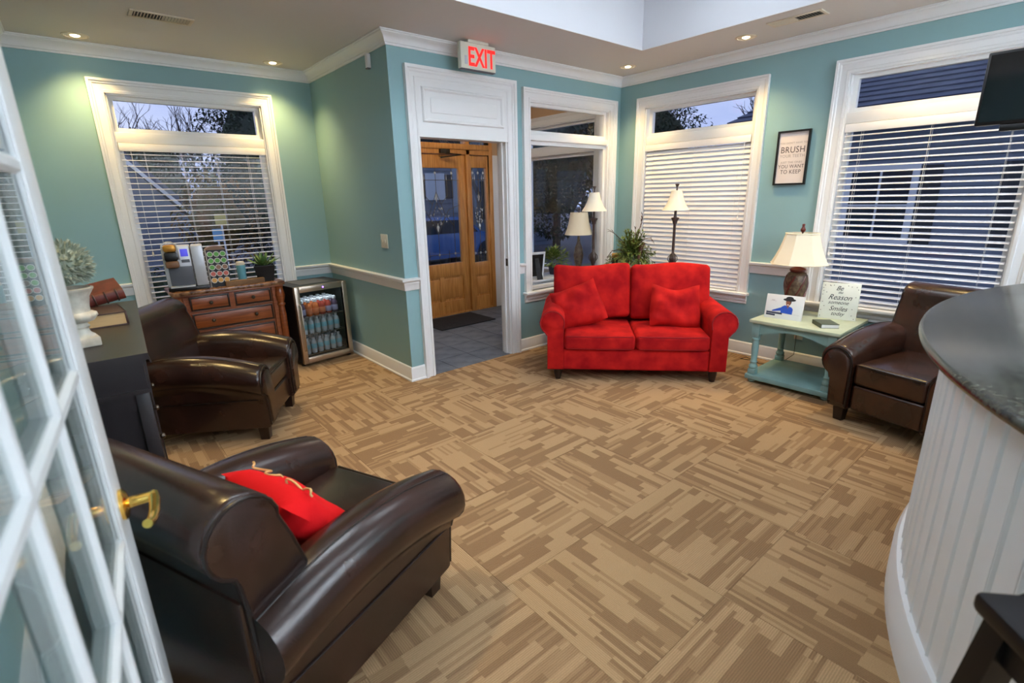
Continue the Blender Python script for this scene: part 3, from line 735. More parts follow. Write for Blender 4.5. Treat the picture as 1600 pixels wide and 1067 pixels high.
# ------------------------------------------------------------------ table, lamps and greenery behind the loveseat
TC = (-.593, -.552)
tb = thing('sofa_table', 'narrow dark table behind the red loveseat carrying two slim lamps', 'table', (*TC, 0), SA)
MB().box(-.54, .54, -.17, .17, .70, .725, .005).build('table_top', DARKWOOD, tb)
MB().box(-.50, .50, -.14, .14, .62, .70).build('apron', DARKWOOD, tb)
for x in (-.48, .48):
    for y in (-.13, .13): MB().box(x-.02, x+.02, y-.02, y+.02, 0, .62, .004).build('leg', DARKWOOD, tb)
def buffet_lamp(xy, label):
    t_ = thing('buffet_lamp', label, 'lamp', (xy[0], xy[1], .725), 0, 'slim lamps on the table behind the loveseat')
    MB().lathe([(.075, 0), (.078, .012), (.06, .022), (.03, .03), (.022, .045), (.03, .06), (.016, .075)], 20).build('base', BRONZE, t_)
    MB().lathe([(.012, .07), (.016, .10), (.026, .13), (.034, .17), (.030, .20), (.014, .225), (.011, .25), (.013, .26), (.0125, .50), (.020, .515), (.022, .53), (.036, .556), (.038, .564), (.016, .57), (.012, .59), (.012, .64)], 14).build('stem', BRONZE, t_)
    for k in range(4):
        a = PI/4+k*PI/2; MB().tube([(.014*math.cos(a), .014*math.sin(a), .12), (.045*math.cos(a), .045*math.sin(a), .165), (.043*math.cos(a), .043*math.sin(a), .19), (.014*math.cos(a), .014*math.sin(a), .225)], .004, 5).build('scroll', BRONZE, t_)
    pr = [(.125, .635), (.098, .675), (.075, .72), (.060, .765), (.052, .80), (.048, .815)]
    sh = MB().lathe(pr+[(r-.003, z) for r, z in reversed(pr)], 32, caps=False).build('lamp_shade', SHADEW, t_, 60)
    mb = MB(); mb.lathe([(.002, .79), (.050, .792), (.050, .796), (.002, .798)], 16); mb.build('shade_fitter', BRONZE, t_)
    MB().lathe([(.006, .80), (.008, .825), (.006, .835), (.012, .855), (.019, .87), (.017, .874), (.003, .876)], 12).build('finial', BRONZE, t_)
    return t_
buffet_lamp((-.70, -.265), 'slim bronze lamp with white bell shade in front of the vestibule window')
buffet_lamp((-.315, -.945), 'slim bronze lamp with white bell shade in front of the closed blind')
def leafq(mb, p, d, ln, wd, curl=.2, nrm=None):
    d = Vector(d).normalized(); n = Vector(nrm) if nrm else Vector((0, 0, 1)); s = d.cross(n)
    if s.length < 1e-3: s = d.orthogonal()
    s.normalize(); n = s.cross(d); p = Vector(p)
    m_ = p+d*ln*.45; e = p+d*ln-n*ln*curl
    mb.add([p, m_+s*wd/2, e, m_-s*wd/2, m_-n*wd*.18], [(0, 1, 4), (1, 2, 4), (2, 3, 4), (3, 0, 4)])
vs_ = thing('vase_of_greenery', 'glass vase of artificial greenery and dried stems between the slim lamps', 'plant', (-.50, -.60, .725), 0)
MB().lathe([(.045, 0), (.06, .01), (.075, .05), (.08, .11), (.07, .17), (.055, .20), (.062, .225), (.059, .226), (.052, .20), (.067, .17), (.076, .11), (.07, .05), (.05, .014)], 20).build('vase', VASEG, vs_, 60)
rr = random.Random(21); fo = MB(); stm = MB()
for k in range(150):
    a = rr.uniform(0, 2*PI); el = rr.uniform(-.25, 1.35); ln = rr.uniform(.15, .29)
    d = Vector((math.cos(a)*math.cos(el), math.sin(a)*math.cos(el), math.sin(el)))
    p0 = Vector((0, 0, .18)); pts = []
    for q in range(7):
        t_ = q/6; pts.append(p0+d*ln*t_+Vector((0, 0, .02-.10*t_*t_*math.cos(el))))
    stm.tube(pts, .0018, 4)
    for q in range(1, 7):
        for z in range(5):
            dd = (pts[q]-pts[q-1]).normalized()+Vector((rr.uniform(-1, 1), rr.uniform(-1, 1), rr.uniform(-.7, .8)))*.9
            leafq(fo, pts[q]-(pts[q]-pts[q-1])*rr.random(), dd, rr.uniform(.026, .05), .015)
ob = fo.build('foliage', FERN, vs_, 0); ob['kind'] = 'stuff'
stm.build('stems', DRIED, vs_)['kind'] = 'stuff'
def frond(pts, w_, m=DRIED):
    mb = MB(); mb.tube(pts, .006, 5, r1=.002)
    for k in range(len(pts)-1):
        for z in range(5):
            p = Vector(pts[k]).lerp(Vector(pts[k+1]), rr.random()); leafq(mb, p, (Vector(pts[k+1])-Vector(pts[k])).normalized()+Vector((rr.uniform(-1, 1), rr.uniform(-1, 1), rr.uniform(-1, 1)))*.5, w_, .014)
    mb.build('dried_frond', m, vs_, 0)
def vdir(u, v, z): return (u*.763+v*.646, -u*.646+v*.763, z)   # u runs to the viewer's right, v away
frond([vdir(0, 0, .2), vdir(-.08, 0, .32), vdir(-.17, .0, .41), vdir(-.23, 0, .45)], .05)
frond([vdir(.02, 0, .25), vdir(.05, .0, .40), vdir(.08, .0, .52), vdir(.085, .0, .60)], .045)
frond([vdir(0, 0, .25), vdir(.12, 0, .36), vdir(.18, 0, .37), vdir(.22, 0, .31)], .03)
frond([vdir(0, 0, .2), vdir(-.13, 0, .26), vdir(-.20, 0, .25), vdir(-.24, 0, .20)], .03)
frond([vdir(0, 0, .25), vdir(.03, 0, .38), vdir(.02, .0, .47)], .03)
mb = MB(); pts = [vdir(.03, -.10, .02), vdir(.045, -.11, .10), vdir(.04, -.11, .19), vdir(.06, -.10, .27), vdir(.09, -.08, .33)]
mb.tube(pts, .012, 7, r1=.02); mb.build('ribbon_pod', DRIED, vs_, 60)
cj = thing('candle_jar', 'small dark candle jar with tan lid beside the vase of greenery', 'candle', (-.60, -.47, .725))
MB().lathe([(.03, 0), (.032, .01), (.032, .17), (.03, .175)], 16).build('jar', NAVY, cj)
MB().lathe([(.034, .175), (.034, .215), (.03, .222), (.004, .224)], 16).build('lid', PODO, cj)

# ------------------------------------------------------------------ side table and the things on it
sd = thing('side_table', 'duck egg painted side table with turned legs and lower shelf', 'table', (-.385, -2.255, 0))
MB().box(-.33, .29, -.325, .325, .503, .53, .006).build('table_top', DUCKTOP, sd)
for nm, P_ in (('apron', [(-.30, -.27)]),):
    pl = [(-.29, .505), (.29, .505), (.29, .40)]+[(.26-.52*k/12, .405+.055*math.sin(PI*k/12)) for k in range(13)]+[(-.29, .40)]
    MB().prism(pl, lambda a, b_, d: (d, a, b_), -.30, -.28).build('apron', DUCKEGG, sd); MB().prism(pl, lambda a, b_, d: (d, a, b_), .24, .26).build('apron', DUCKEGG, sd)
    pl2 = [(-.27, .505), (.23, .505), (.23, .42), (-.27, .42)]
    for y in (-.285, .265): MB().prism(pl2, lambda a, b_, d: (a, d, b_), y, y+.02).build('apron', DUCKEGG, sd)
for x in (-.28, .235):
    for y in (-.275, .275):
        g = MB(); g.box(x-.03, x+.03, y-.03, y+.03, .39, .503, .004); g.box(x-.03, x+.03, y-.03, y+.03, .07, .115, .004)
        g.lathe([(.026, .115), (.034, .125), (.034, .14), (.026, .15), (.024, .165), (.030, .175), (.023, .185), (.027, .30), (.024, .355), (.032, .362), (.032, .372), (.024, .38), (.027, .39)], 16, (x, y, 0)); g.build('leg', DUCKEGG, sd)
        MB().lathe([(.018, 0), (.028, .008), (.03, .022), (.02, .032)], 14, (x, y, 0)).build('bun_foot', DUCKEGG, sd)
MB().box(-.325, .275, -.318, .318, .03, .07, .006).build('shelf', DUCKEGG, sd)

lp = thing('table_lamp', 'carved brown table lamp with cream panelled shade on the duck egg table', 'lamp', (-.29, -2.085, .53))
MB().lathe([(.06, 0), (.075, .008), (.078, .02), (.06, .03), (.055, .04)], 20).build('base', REDBROWN, lp)
MB().lathe([(.045, .04), (.056, .06), (.070, .12), (.080, .20), (.084, .27), (.080, .315), (.064, .34), (.05, .35)], 24).build('urn_body', CARVED, lp)
fl_ = MB()
for k in range(6):
    fl_.tube([((.084-.022*abs(q/8-.7))*math.cos(k*PI/3+q*.16), (.084-.022*abs(q/8-.7))*math.sin(k*PI/3+q*.16), .08+.24*q/8) for q in range(9)], .007, 6)
fl_.build('carved_band', REDBROWN, lp, 60)
MB().lathe([(.05, .35), (.058, .358), (.06, .37), (.048, .378), (.03, .385), (.016, .39), (.014, .42)], 20).build('collar', REDBROWN, lp)
def octo(rx, z):
    c = .45; return [(rx*x, rx*.86*y, z) for x, y in ((1, -c), (1, c), (c, 1), (-c, 1), (-1, c), (-1, -c), (-c, -1), (c, -1))]
pr = [(.196, .415), (.194, .423), (.172, .47), (.148, .53), (.130, .59), (.119, .635), (.113, .655), (.113, .66)]
sh = MB().loft([octo(r, z) for r, z in pr]+[octo(r-.003, z) for r, z in reversed(pr)], True, False).build('lamp_shade', SHADE, lp, 25)
sh.rotation_euler = (0, 0, math.radians(-62))
for r, z in ((.197, .416), (.115, .655)):
    q = MB().tube(octo(r, z), .005, 6, True).build('shade_trim', SHADE, lp); q.rotation_euler = (0, 0, math.radians(-62))
MB().lathe([(.005, .40), (.005, .68)], 8).build('harp_rod', PEWTER, lp)
MB().lathe([(.005, .66), (.016, .672), (.02, .685), (.012, .70), (.009, .712), (.012, .72), (.008, .73)], 12).build('finial', REDBROWN, lp)
MB().tube([(.07, .0, .01), (.17, .02, .008), (.225, .03, -.02), (.245, .03, -.25), (.25, .03, -.42), (.16, .12, -.52), (.10, .26, -.526), (.16, .33, -.526), (.20, .42, -.524), (.12, .44, -.526), (.16, .30, -.524)], .003, 6).build('power_cord', BLACK, lp, 60)

cv = thing('canvas_sign', 'off white dotted canvas sign with black script lettering on the side table', 'sign', (-.265, -2.405, .53), 0)
# local frame: panel leans back toward the window; x' = right for the viewer
mC = Matrix.Translation((-.265, -2.405, .53)) @ Matrix.Rotation(math.radians(-78), 4, 'Z') @ Matrix.Rotation(math.radians(-8), 4, 'X')
cv.matrix_world = mC
W_, H_ = .255, .285
MB().box(-W_/2, W_/2, 0, .035, 0, H_, .003).build('canvas', CANVAS, cv)
tm = lambda x, z: Matrix.Translation((x, -.0008, z)) @ Matrix.Rotation(PI/2, 4, 'X')
for body, z, sz, dx in (('Be', .228, .05, -.01), ('the', .203, .026, .0), ('Reason', .155, .058, .0), ('someone', .120, .040, -.005), ('Smiles', .068, .052, .0), ('today', .032, .042, .0)):
    text_mesh('script_lettering', body, sz, INKD, cv, tm(dx, z), shear=.42, sx=.92, ext=.0004)
rr = random.Random(5); dots = MB()
for k in range(46):
    x, z = rr.uniform(-.118, .118), rr.uniform(.008, .276)
    if abs(x) < .088 and .02 < z < .26: continue
    dots.lathe([(.0001, 0), (.0032, 0), (.0032, -.0006), (.0001, -.0006)], 8, (x, -.0003, z), axis='y')
dots.build('gold_dots', INK, cv)['kind'] = 'stuff'

pf = thing('display_card', 'white display card picturing a person in blue jacket and black hat', 'card', (-.55, -2.11, .53))
pf.matrix_world = Matrix.Translation((-.545, -2.108, .53)) @ Matrix.Rotation(math.radians(-84), 4, 'Z') @ Matrix.Rotation(math.radians(-10), 4, 'X')
W_, H_ = .272, .192
MB().box(-W_/2, W_/2, 0, .028, 0, H_, .002).build('card_block', PAGEW, pf)
def pr2(poly, m, nm, d=.0006): MB().prism(poly, lambda a, b_, q: (a, q, b_), -d, 0).build(nm, m, pf, 0)
def ell(cx, cz, rx, rz_, n=18): return [(cx+rx*math.cos(2*PI*k/n), cz+rz_*math.sin(2*PI*k/n)) for k in range(n)]
pr2([(-.01, .055), (-.015, .095), (-.075, .068), (-.085, .061), (-.078, .056), (-.02, .066), (.0, .03+.03)], BLUE, 'printed_sleeve', .0005)
pr2([(-.018, .050), (-.016, .098), (.005, .112), (.03, .108), (.058, .10), (.068, .085), (.066, .044)], BLUE, 'printed_jacket')
pr2(ell(.030, .142, .020, .03), INKD, 'printed_hair', .0004)
pr2(ell(.028, .132, .0165, .025), SKINP, 'printed_face', .0009)
pr2(ell(.028, .118, .007, .0035, 10), SMILEP, 'printed_smile', .0012)
pr2([(.02, .11), (.036, .11), (.03, .085)], SKINP, 'printed_neck', .0008)
pr2(ell(.034, .158, .046, .012), INKD, 'printed_hat_brim', .0010); pr2(ell(.034, .168, .028, .016), INKD, 'printed_hat_crown', .0011)
pr2([(-.125, .0605), (.125, .0425), (.125, .0415), (-.125, .0595)], INKL, 'printed_rule')
pr2([(-.122, .040), (-.005, .036), (-.005, .050), (-.122, .054)], NAVY, 'printed_caption'); pr2([(-.122, .024), (-.055, .021), (-.055, .035), (-.122, .038)], NAVY, 'printed_caption')
pr2([(-.105, .140), (-.06, .138), (-.06, .1395), (-.105, .1415)], INKL, 'printed_logo'); pr2([(-.095, .146), (-.072, .145), (-.072, .148), (-.095, .149)], INKL, 'printed_logo')
bk = thing('book', 'small dark green hardback book lying on the side table', 'book', (-.535, -2.42, .53), math.radians(-50))
MB().box(-.062, .062, -.082, .082, 0, .003).build('cover', GREENBK, bk); MB().box(-.062, .062, -.082, .082, .027, .030).build('cover', GREENBK, bk)
MB().box(-.058, .060, -.079, .079, .003, .027).build('pages', PAGEW, bk); MB().box(-.0625, -.058, -.082, .082, 0, .03).build('spine', GREENBK, bk)

# framed print on the right wall
fp = thing('framed_print', 'black framed print about brushing teeth on the teal wall', 'picture', (-.004, -1.82, 1.778))
fp.matrix_world = Matrix.Translation((-.004, -1.82, 1.778)) @ Matrix.Rotation(-PI/2, 4, 'Z')
mb = MB(); w2, h2, fw_ = .128, .216, .014
mb.box(-w2, -w2+fw_, -.026, 0, -h2, h2); mb.box(w2-fw_, w2, -.026, 0, -h2, h2); mb.box(-w2+fw_, w2-fw_, -.026, 0, h2-fw_, h2); mb.box(-w2+fw_, w2-fw_, -.026, 0, -h2, -h2+fw_)
mb.build('frame', BLACK, fp); MB().box(-w2+fw_, w2-fw_, -.010, -.002, -h2+fw_, h2-fw_).build('print_sheet', PAPER, fp)
tp = lambda x, z: Matrix.Translation((x, -.0106, z)) @ Matrix.Rotation(PI/2, 4, 'X')
for body, z, sz, m, sx in (("YOU DON'T HAVE TO", .112, .019, INKL, 1.06), ('BRUSH', .042, .070, INK, .86), ('YOUR TEETH', .005, .034, INKL, .92), ('JUST THE ONES', -.042, .023, INKL, 1.0), ('YOU WANT', -.080, .040, INK, .88), ('TO KEEP', -.125, .046, INK, .86)):
    text_mesh('lettering', body, sz, m, fp, tp(0, z), sx=sx, ext=.0003, space=1.08)

# ------------------------------------------------------------------ coffee chest of drawers
dr = thing('chest_of_drawers', 'cherry wood chest of drawers with turned columns and brown marble top', 'chest', (-3.785, 1.31, 0))
MB().box(-.44, .44, -.20, .20, .797, .832, .010).build('marble_top', MARBLE, dr)
MB().box(-.425, .425, -.185, .19, .783, .797, .004).build('cornice', CHERRY, dr)
MB().box(-.39, .39, -.14, .185, .10, .783).build('body', CHERRY, dr)
MB().box(-.415, .415, -.175, .19, .06, .12, .006).build('plinth', CHERRY, dr)
def drawer(x0, x1, z0, z1, knobs):
    d = MB().box(x0, x1, -.158, -.13, z0, z1, .004).build('drawer', CHERRY, dr)
    secs = []
    for a, z, sa, sz in ((x0, z0, 1, 1), (x0, z1, 1, -1), (x1, z1, -1, -1), (x1, z0, -1, 1)):
        secs.append([(a+sa*o_, -.158-q, z+sz*o_) for o_, q in ((0, 0), (0, .006), (.006, .008), (.012, .002), (.012, 0))])
    MB().loft(secs, ring=True).build('bead', DARKWOOD, d, 30)
    for kx in knobs: MB().lathe([(.007, -.158), (.006, -.166), (.014, -.172), (.016, -.178), (.010, -.186), (.002, -.188)], 14, (kx, 0, (z0+z1)/2), axis='y').build('knob', PEWTER, d)
drawer(-.315, -.022, .658, .772, (-.165,)); drawer(.022, .315, .658, .772, (.165,))
drawer(-.315, .315, .495, .630, (-.17, .17)); drawer(-.315, .315, .32, .467, (-.17, .17)); drawer(-.315, .315, .14, .292, (-.17, .17))
for z in (.644, .481, .306): MB().box(-.33, .33, -.152, -.13, z-.006, z+.006).build('drawer_rail', CHERRY, dr)
MB().box(-.02, .02, -.162, -.13, .65, .783).build('drawer_divider', CHERRY, dr)
for s in (-1, 1):
    MB().box(s*.36-.018-.012*s, s*.36+.018-.012*s, -.160, -.12, .12, .783).build('stile', CHERRY, dr)
    MB().lathe([(.030, .12), (.038, .13), (.034, .145), (.026, .155), (.030, .17), (.024, .19), (.030, .30), (.031, .52), (.024, .60), (.034, .612), (.034, .624), (.026, .634), (.034, .66), (.042, .70), (.034, .75), (.030, .765), (.036, .783)], 20, (s*.392, -.165, 0)).build('column', CHERRY, dr)
    for y in (-.16, .15): MB().lathe([(.022, 0), (.034, .012), (.038, .03), (.030, .05), (.022, .062)], 16, (s*.385, y, 0)).build('bun_foot', CHERRY, dr)

ZD = .832
cm = thing('coffee_maker', 'silver and black pod coffee maker on the marble topped chest', 'coffee maker', (-4.065, 1.27, ZD), math.radians(-9))
MB().box(-.145, .145, -.10, .13, 0, .03, .006).build('base', BLACK, cm)
MB().box(-.145, .055, -.055, .13, .03, .36, .012).build('body', SILVER, cm)
MB().box(.06, .145, -.09, .13, .03, .36, .010).build('water_tank', SILVER, cm)
MB().box(-.118, .048, -.064, -.05, .035, .195, .003).build('cup_recess', GREYP, cm)
MB().box(-.125, .05, -.125, -.05, .03, .042, .003).build('drip_tray', SILVER, cm)
MB().box(-.13, -.035, -.115, -.05, .19, .245, .015).build('brew_head', BROWNP, cm)
MB().box(-.128, -.038, -.098, -.05, .245, .315, .012).build('pod_holder', BLACK, cm)
MB().box(-.128, -.038, -.088, -.03, .315, .375, .018).build('lid', GOLDP, cm)
MB().tube([(-.137, -.05, .25), (-.137, -.10, .30), (-.133, -.098, .375), (-.10, -.085, .395), (-.065, -.085, .395), (-.033, -.098, .375), (-.029, -.10, .30), (-.029, -.05, .25)], .006, 8).build('lid_handle', SILVER, cm, 60)
MB().box(-.016, .036, -.0585, -.05, .275, .335, .002).build('screen', LCD, cm); MB().box(-.018, .040, -.0585, -.05, .225, .25, .002).build('button', GREYP, cm)

pk = thing('pod_rack', 'black coffee pod rack standing beside the coffee maker', 'rack', (-3.832, 1.25, ZD), math.radians(-4))
MB().loft([[(x*k, y, z) for x, y in ((-.075, -.045), (.075, -.045), (.075, .045), (-.075, .045))] for z, k in ((0, 1), (.31, 1))]).build('rack_body', BLACK, pk, 0)
MB().loft([[(.075*math.cos(PI*q/8), y, .31+.03*math.sin(PI*q/8)) for q in range(9)] for y in (-.045, .045)]).build('rack_top', BROWNP, pk)
MB().box(-.079, -.074, -.047, .047, 0, .315).build('side_rail', STEEL, pk)
pods = [[PODG]*3, [PODG]*3, [PODG, PODB, PODB], [PODR]*3, [PODO]*3]
pn = {PODG: 'green', PODR: 'red', PODO: 'orange', PODB: 'brown'}
places = ('left', 'middle', 'right'); rows_ = ('top', 'second', 'third', 'fourth', 'bottom')
lid_me = {}
body_me = MB().lathe([(.016, .022), (.019, 0), (.0235, -.001), (.0235, -.003), (.019, -.0035)], 16, axis='y').mesh('pod_cup', PODW, 40)
for r in range(5):
    for c in range(3):
        m = pods[r][c]
        if m not in lid_me: lid_me[m] = MB().lathe([(.0005, -.0032), (.0185, -.0032), (.0185, -.0042), (.0005, -.0045)], 16, axis='y').mesh('foil_lid', m, 40)
        mtx = Matrix.Translation((-3.832, 1.25, ZD)) @ Matrix.Rotation(math.radians(-4), 4, 'Z')
        p = mtx @ Vector((-.048+.048*c, -.0455, .275-.055*r))
        t_ = thing('coffee_pod', '%s lidded coffee pod, %s row %s of the black rack' % (pn[m], rows_[r], places[c]), 'coffee pod', p, math.radians(-4), 'pods in the coffee rack')
        link('pod_cup', body_me, t_); link('foil_lid', lid_me[m], t_)
cu_ = thing('paper_cup_stack', 'pale teal stack of paper cups beside the pod rack', 'cup', (-3.645, 1.30, ZD))
MB().lathe([(.030, 0), (.034, .005), (.037, .155)], 20).build('cup', CUPT, cu_); MB().lathe([(.036, .155), (.036, .17), (.03, .185), (.004, .186)], 20).build('rim', PODW, cu_)
tag(MB().box(-.155, .155, -.018, .018, 0, .042, .003).build('sign_block', RUSTIC), 'rustic wooden block lying along the front of the marble top', 'wood block').location = (-3.655, 1.165, ZD)
bpy.data.objects['sign_block'].rotation_euler = (0, 0, math.radians(2))
su = thing('potted_succulent', 'green succulent in a square black pot on the marble top', 'plant', (-3.455, 1.28, ZD), math.radians(-14))
MB().loft([[(sx*k, sy*k, z) for sx, sy in ((-1, -1), (1, -1), (1, 1), (-1, 1))] for z, k in ((0, .062), (.005, .064), (.135, .086), (.14, .085), (.14, .078), (.12, .076))]).build('pot', BLACK, su, 0)
MB().box(-.076, .076, -.076, .076, .115, .122).build('soil', MATBLK, su)
for ringn, cnt, el, ln in ((0, 9, .35, .15), (1, 7, .75, .14), (2, 5, 1.15, .12)):
    for k in range(cnt):
        a = 2*PI*k/cnt+ringn*.4; d = Vector((math.cos(a)*math.cos(el), math.sin(a)*math.cos(el), math.sin(el))); s = Vector((-math.sin(a), math.cos(a), 0)); n = d.cross(s)*-1
        secs = []
        for q, (w_, th) in enumerate(((.010, .006), (.017, .009), (.018, .008), (.012, .006), (.002, .002))):
            p = Vector((0, 0, .125))+d*ln*q/4+Vector((0, 0, .02*(q/4)**2)); secs.append([p+s*w_, p+n*th*.2+s*w_*.5, p+n*th*.1, p-s*w_*.5+n*th*.2, p-s*w_, p-n*th])
        MB().loft(secs).build('leaf', SUCC, su, 60)

# ------------------------------------------------------------------ drinks fridge and bottles
FA = math.radians(7.0); FM = Matrix.Translation((-3.298, 1.03, 0)) @ Matrix.Rotation(FA, 4, 'Z')   # local x along the front, y depth
fg = thing('drinks_fridge', 'black drinks fridge with a steel framed glass door by the return wall', 'fridge'); fg.matrix_world = FM
FWd, FH, FDp = .518, .765, .45
mb = MB(); t = .03
mb.box(0, t, .045, FDp, .03, FH); mb.box(FWd-t, FWd, .045, FDp, .03, FH); mb.box(t, FWd-t, FDp-t, FDp, .03, FH); mb.box(t, FWd-t, .045, FDp-t, .03, .09); mb.box(t, FWd-t, .045, FDp-t, FH-.05, FH)
mb.build('cabinet', BLACK, fg)
MB().box(.10, FWd-.12, .10, FDp-.06, FH, FH+.003).build('top_panel', GREYP, fg)
mb = MB(); e = .046
mb.box(0, e, .0, .04, .03, FH, .004); mb.box(FWd-e, FWd, .0, .04, .03, FH, .004); mb.box(e, FWd-e, .0, .04, FH-.055, FH, .004); mb.box(e, FWd-e, .0, .04, .03, .085, .004)
dd = mb.build('door_frame', STEEL, fg)
MB().box(e, FWd-e, .016, .022, .085, FH-.055).build('door_glass', FRIDGEG, dd)
MB().tube([(.028, 0, .60), (.028, -.03, .59), (.028, -.03, .17), (.028, 0, .16)], .006, 8).build('door_handle', STEEL, dd, 60)
MB().lathe([(.0005, -.002), (.007, -.002), (.007, .002)], 12, (.275, -.0, FH-.028), axis='y').build('indicator_light', PURPLE, dd)
for k, z in enumerate((.095, .29, .46)):
    mb = MB()
    for q in range(9): mb.tube([(.04+q*.054, .06, z), (.04+q*.054, FDp-.05, z)], .0025, 5)
    for y in (.055, FDp-.05): mb.tube([(.032, y, z), (FWd-.032, y, z)], .0035, 5)
    mb.build('wire_shelf', STEEL, fg, 60)
for x in (.02, FWd-.02):
    for y in (.07, FDp-.05): MB().lathe([(.018, 0), (.018, .03)], 10, (x, y, 0)).build('foot', BLACK, fg)
fl2 = bpy.data.lights.new('fridge_fill', 'AREA'); fl2.energy = .35; fl2.size = .35; fl2.size_y = .03; fl2.shape = 'RECTANGLE'; fl2.color = (.8, .93, 1)  # fill lamp added inside to brighten the bottles, no real fridge light
q = bpy.data.objects.new('fridge_fill', fl2); COL.objects.link(q); q.parent = fg; q.location = (FWd/2, .065, FH-.058); q.rotation_euler = (math.radians(12), 0, 0)
WB = [(.026, 0), (.028, .004), (.028, .03), (.0265, .035), (.028, .04), (.028, .10), (.022, .118), (.012, .132), (.0115, .140)]
JB = [(.028, 0), (.030, .004), (.030, .09), (.024, .11), (.014, .128), (.0135, .136)]
me_w = MB().lathe(WB, 12).mesh('bottle_body', WATERP, 40); me_wl = MB().lathe([(.0284, .048), (.0288, .05), (.0288, .09), (.0284, .092)], 12, caps=False).mesh('bottle_label', WLABEL, 40); me_wc = MB().lathe([(.0135, .138), (.0135, .153), (.010, .155)], 12).mesh('bottle_cap', WCAP, 40)
me_j = {m: MB().lathe(JB, 12).mesh('bottle_body', m, 40) for m in (JUICE, JUICE2, JUICE3)}
me_jl = {m: MB().lathe([(.0304, .02), (.0308, .022), (.0308, .07), (.0304, .072)], 12, caps=False).mesh('bottle_label', m, 40) for m in (JLABEL, JLABEL2)}
me_jc = MB().lathe([(.018, .13), (.019, .133), (.019, .156), (.016, .159)], 12).mesh('bottle_cap', WCAP, 40)
jn = {JUICE: 'orange', JUICE2: 'dark purple', JUICE3: 'red'}
cols6 = ('first', 'second', 'third', 'fourth', 'fifth', 'sixth'); rown = ('front row', 'second row', 'third row', 'back row')
jcol = [JUICE2, JUICE, JUICE, JUICE3, JUICE3, JUICE2]; jl = [JLABEL, JLABEL2, JLABEL2, JLABEL2, JLABEL, JLABEL]
for sh_, z in enumerate((.099, .294, .464)):
    for c in range(6):
        for r in range(4):
            p = FM @ Vector((.088+c*.066 + (.004 if sh_ == 0 else 0), .095+r*.066, z))
            if sh_ == 2:
                t_ = thing('juice_bottle', '%s juice bottle on the top fridge shelf, %s, %s from left' % (jn[jcol[c]], rown[r], cols6[c]), 'bottle', p, FA, 'juice bottles in the fridge')
                link('bottle_body', me_j[jcol[c]], t_); link('bottle_label', me_jl[jl[c]], t_); link('bottle_cap', me_jc, t_)
            else:
                t_ = thing('water_bottle', 'aqua labelled water bottle on the %s fridge shelf, %s, %s from left' % (('bottom', 'middle')[sh_], rown[r], cols6[c]), 'bottle', p, FA, 'water bottles in the fridge')
                link('bottle_body', me_w, t_); link('bottle_label', me_wl, t_); link('bottle_cap', me_wc, t_)

# ------------------------------------------------------------------ console table at the left wall and what stands on it
cn = thing('console_table', 'black console table against the left wall with an urn on it', 'table')
# top quad slightly askew to the wall
CZ = 1.0; CX0 = XL+.004; cA, cB = (-4.59, -1.49), (-4.520, -.155)
def cfront(y): return cA[0]+(cB[0]-cA[0])*(y-cA[1])/(cB[1]-cA[1])
def cslab(z0, z1, ins, nm, m=BLACKTABLE, back=.0):
    y0, y1 = cA[1]+ins, cB[1]-ins
    pl = [(CX0+back, y0), (cfront(y0)-ins, y0), (cfront(y1)-ins, y1), (CX0+back, y1)]
    return MB().prism(pl, lambda a, b_, d: (a, b_, d), z0, z1).build(nm, m, cn, 0)
cslab(.975, CZ, 0, 'table_top'); cslab(.955, .975, .012, 'top_moulding'); cslab(.86, .955, .022, 'apron'); cslab(.845, .86, .014, 'apron_bead'); cslab(.12, .845, .045, 'cabinet_body'); cslab(0.0, .12, .03, 'plinth')
for y in (cA[1]+.022, cB[1]-.067):
    x = cfront(y)-.022; MB().box(x-.045, x, y, y+.045, 0, .86, .004).build('corner_post', BLACKTABLE, cn)
MB().box(CX0, CX0+.045, cA[1]+.022, cA[1]+.067, 0, .86, .004).build('corner_post', BLACKTABLE, cn)
x0 = CX0+.045; x1 = cfront(cA[1]+.022)-.067
for a, b_ in ((.12, .22), (.78, .86)): MB().box(x0, x1, cA[1]+.03, cA[1]+.045, a, b_).build('end_rail', BLACKTABLE, cn)
for k in range(3):
    ya = cA[1]+.09+k*.42; yb = ya+.40
    d = MB().prism([(cfront(ya)-.045, ya), (cfront(ya)-.030, ya), (cfront(yb)-.030, yb), (cfront(yb)-.045, yb)], lambda a, b2, q: (a, b2, q), .15, .82).build('cabinet_door', BLACKTABLE, cn, 0)
    MB().lathe([(.006, 0), (.014, .012), (.012, .022), (.002, .026)], 10, (cfront(yb-.05)-.030, yb-.05, .5), axis='x').build('knob', PEWTER, d)

ur = thing('urn_topiary', 'white stone urn with a dusty green leaf ball on the black console', 'plant', (-4.768, -1.19, CZ), math.radians(8)); ur.scale = (.83, .83, .81)
MB().box(-.062, .062, -.062, .062, 0, .045, .006).build('plinth', URNM, ur)
MB().lathe([(.055, .045), (.05, .055), (.040, .065), (.036, .085), (.044, .095), (.036, .105), (.040, .115)], 20).build('foot', URNM, ur)
g = MB()
secs = []
for r, z in ((.040, .113), (.064, .122), (.078, .140), (.076, .155), (.060, .165)):
    secs.append([(r*(1+.06*math.cos(12*2*PI*k/48))*math.cos(2*PI*k/48), r*(1+.06*math.cos(12*2*PI*k/48))*math.sin(2*PI*k/48), z) for k in range(48)])
g.loft(secs); g.build('gadrooned_bowl', URNM, ur, 60)
MB().lathe([(.058, .162), (.060, .19), (.068, .235), (.084, .262), (.090, .27), (.090, .278), (.08, .28), (.07, .262), (.002, .262)], 28).build('bowl', URNM, ur)
rr = random.Random(33); g = MB(); R0 = .104
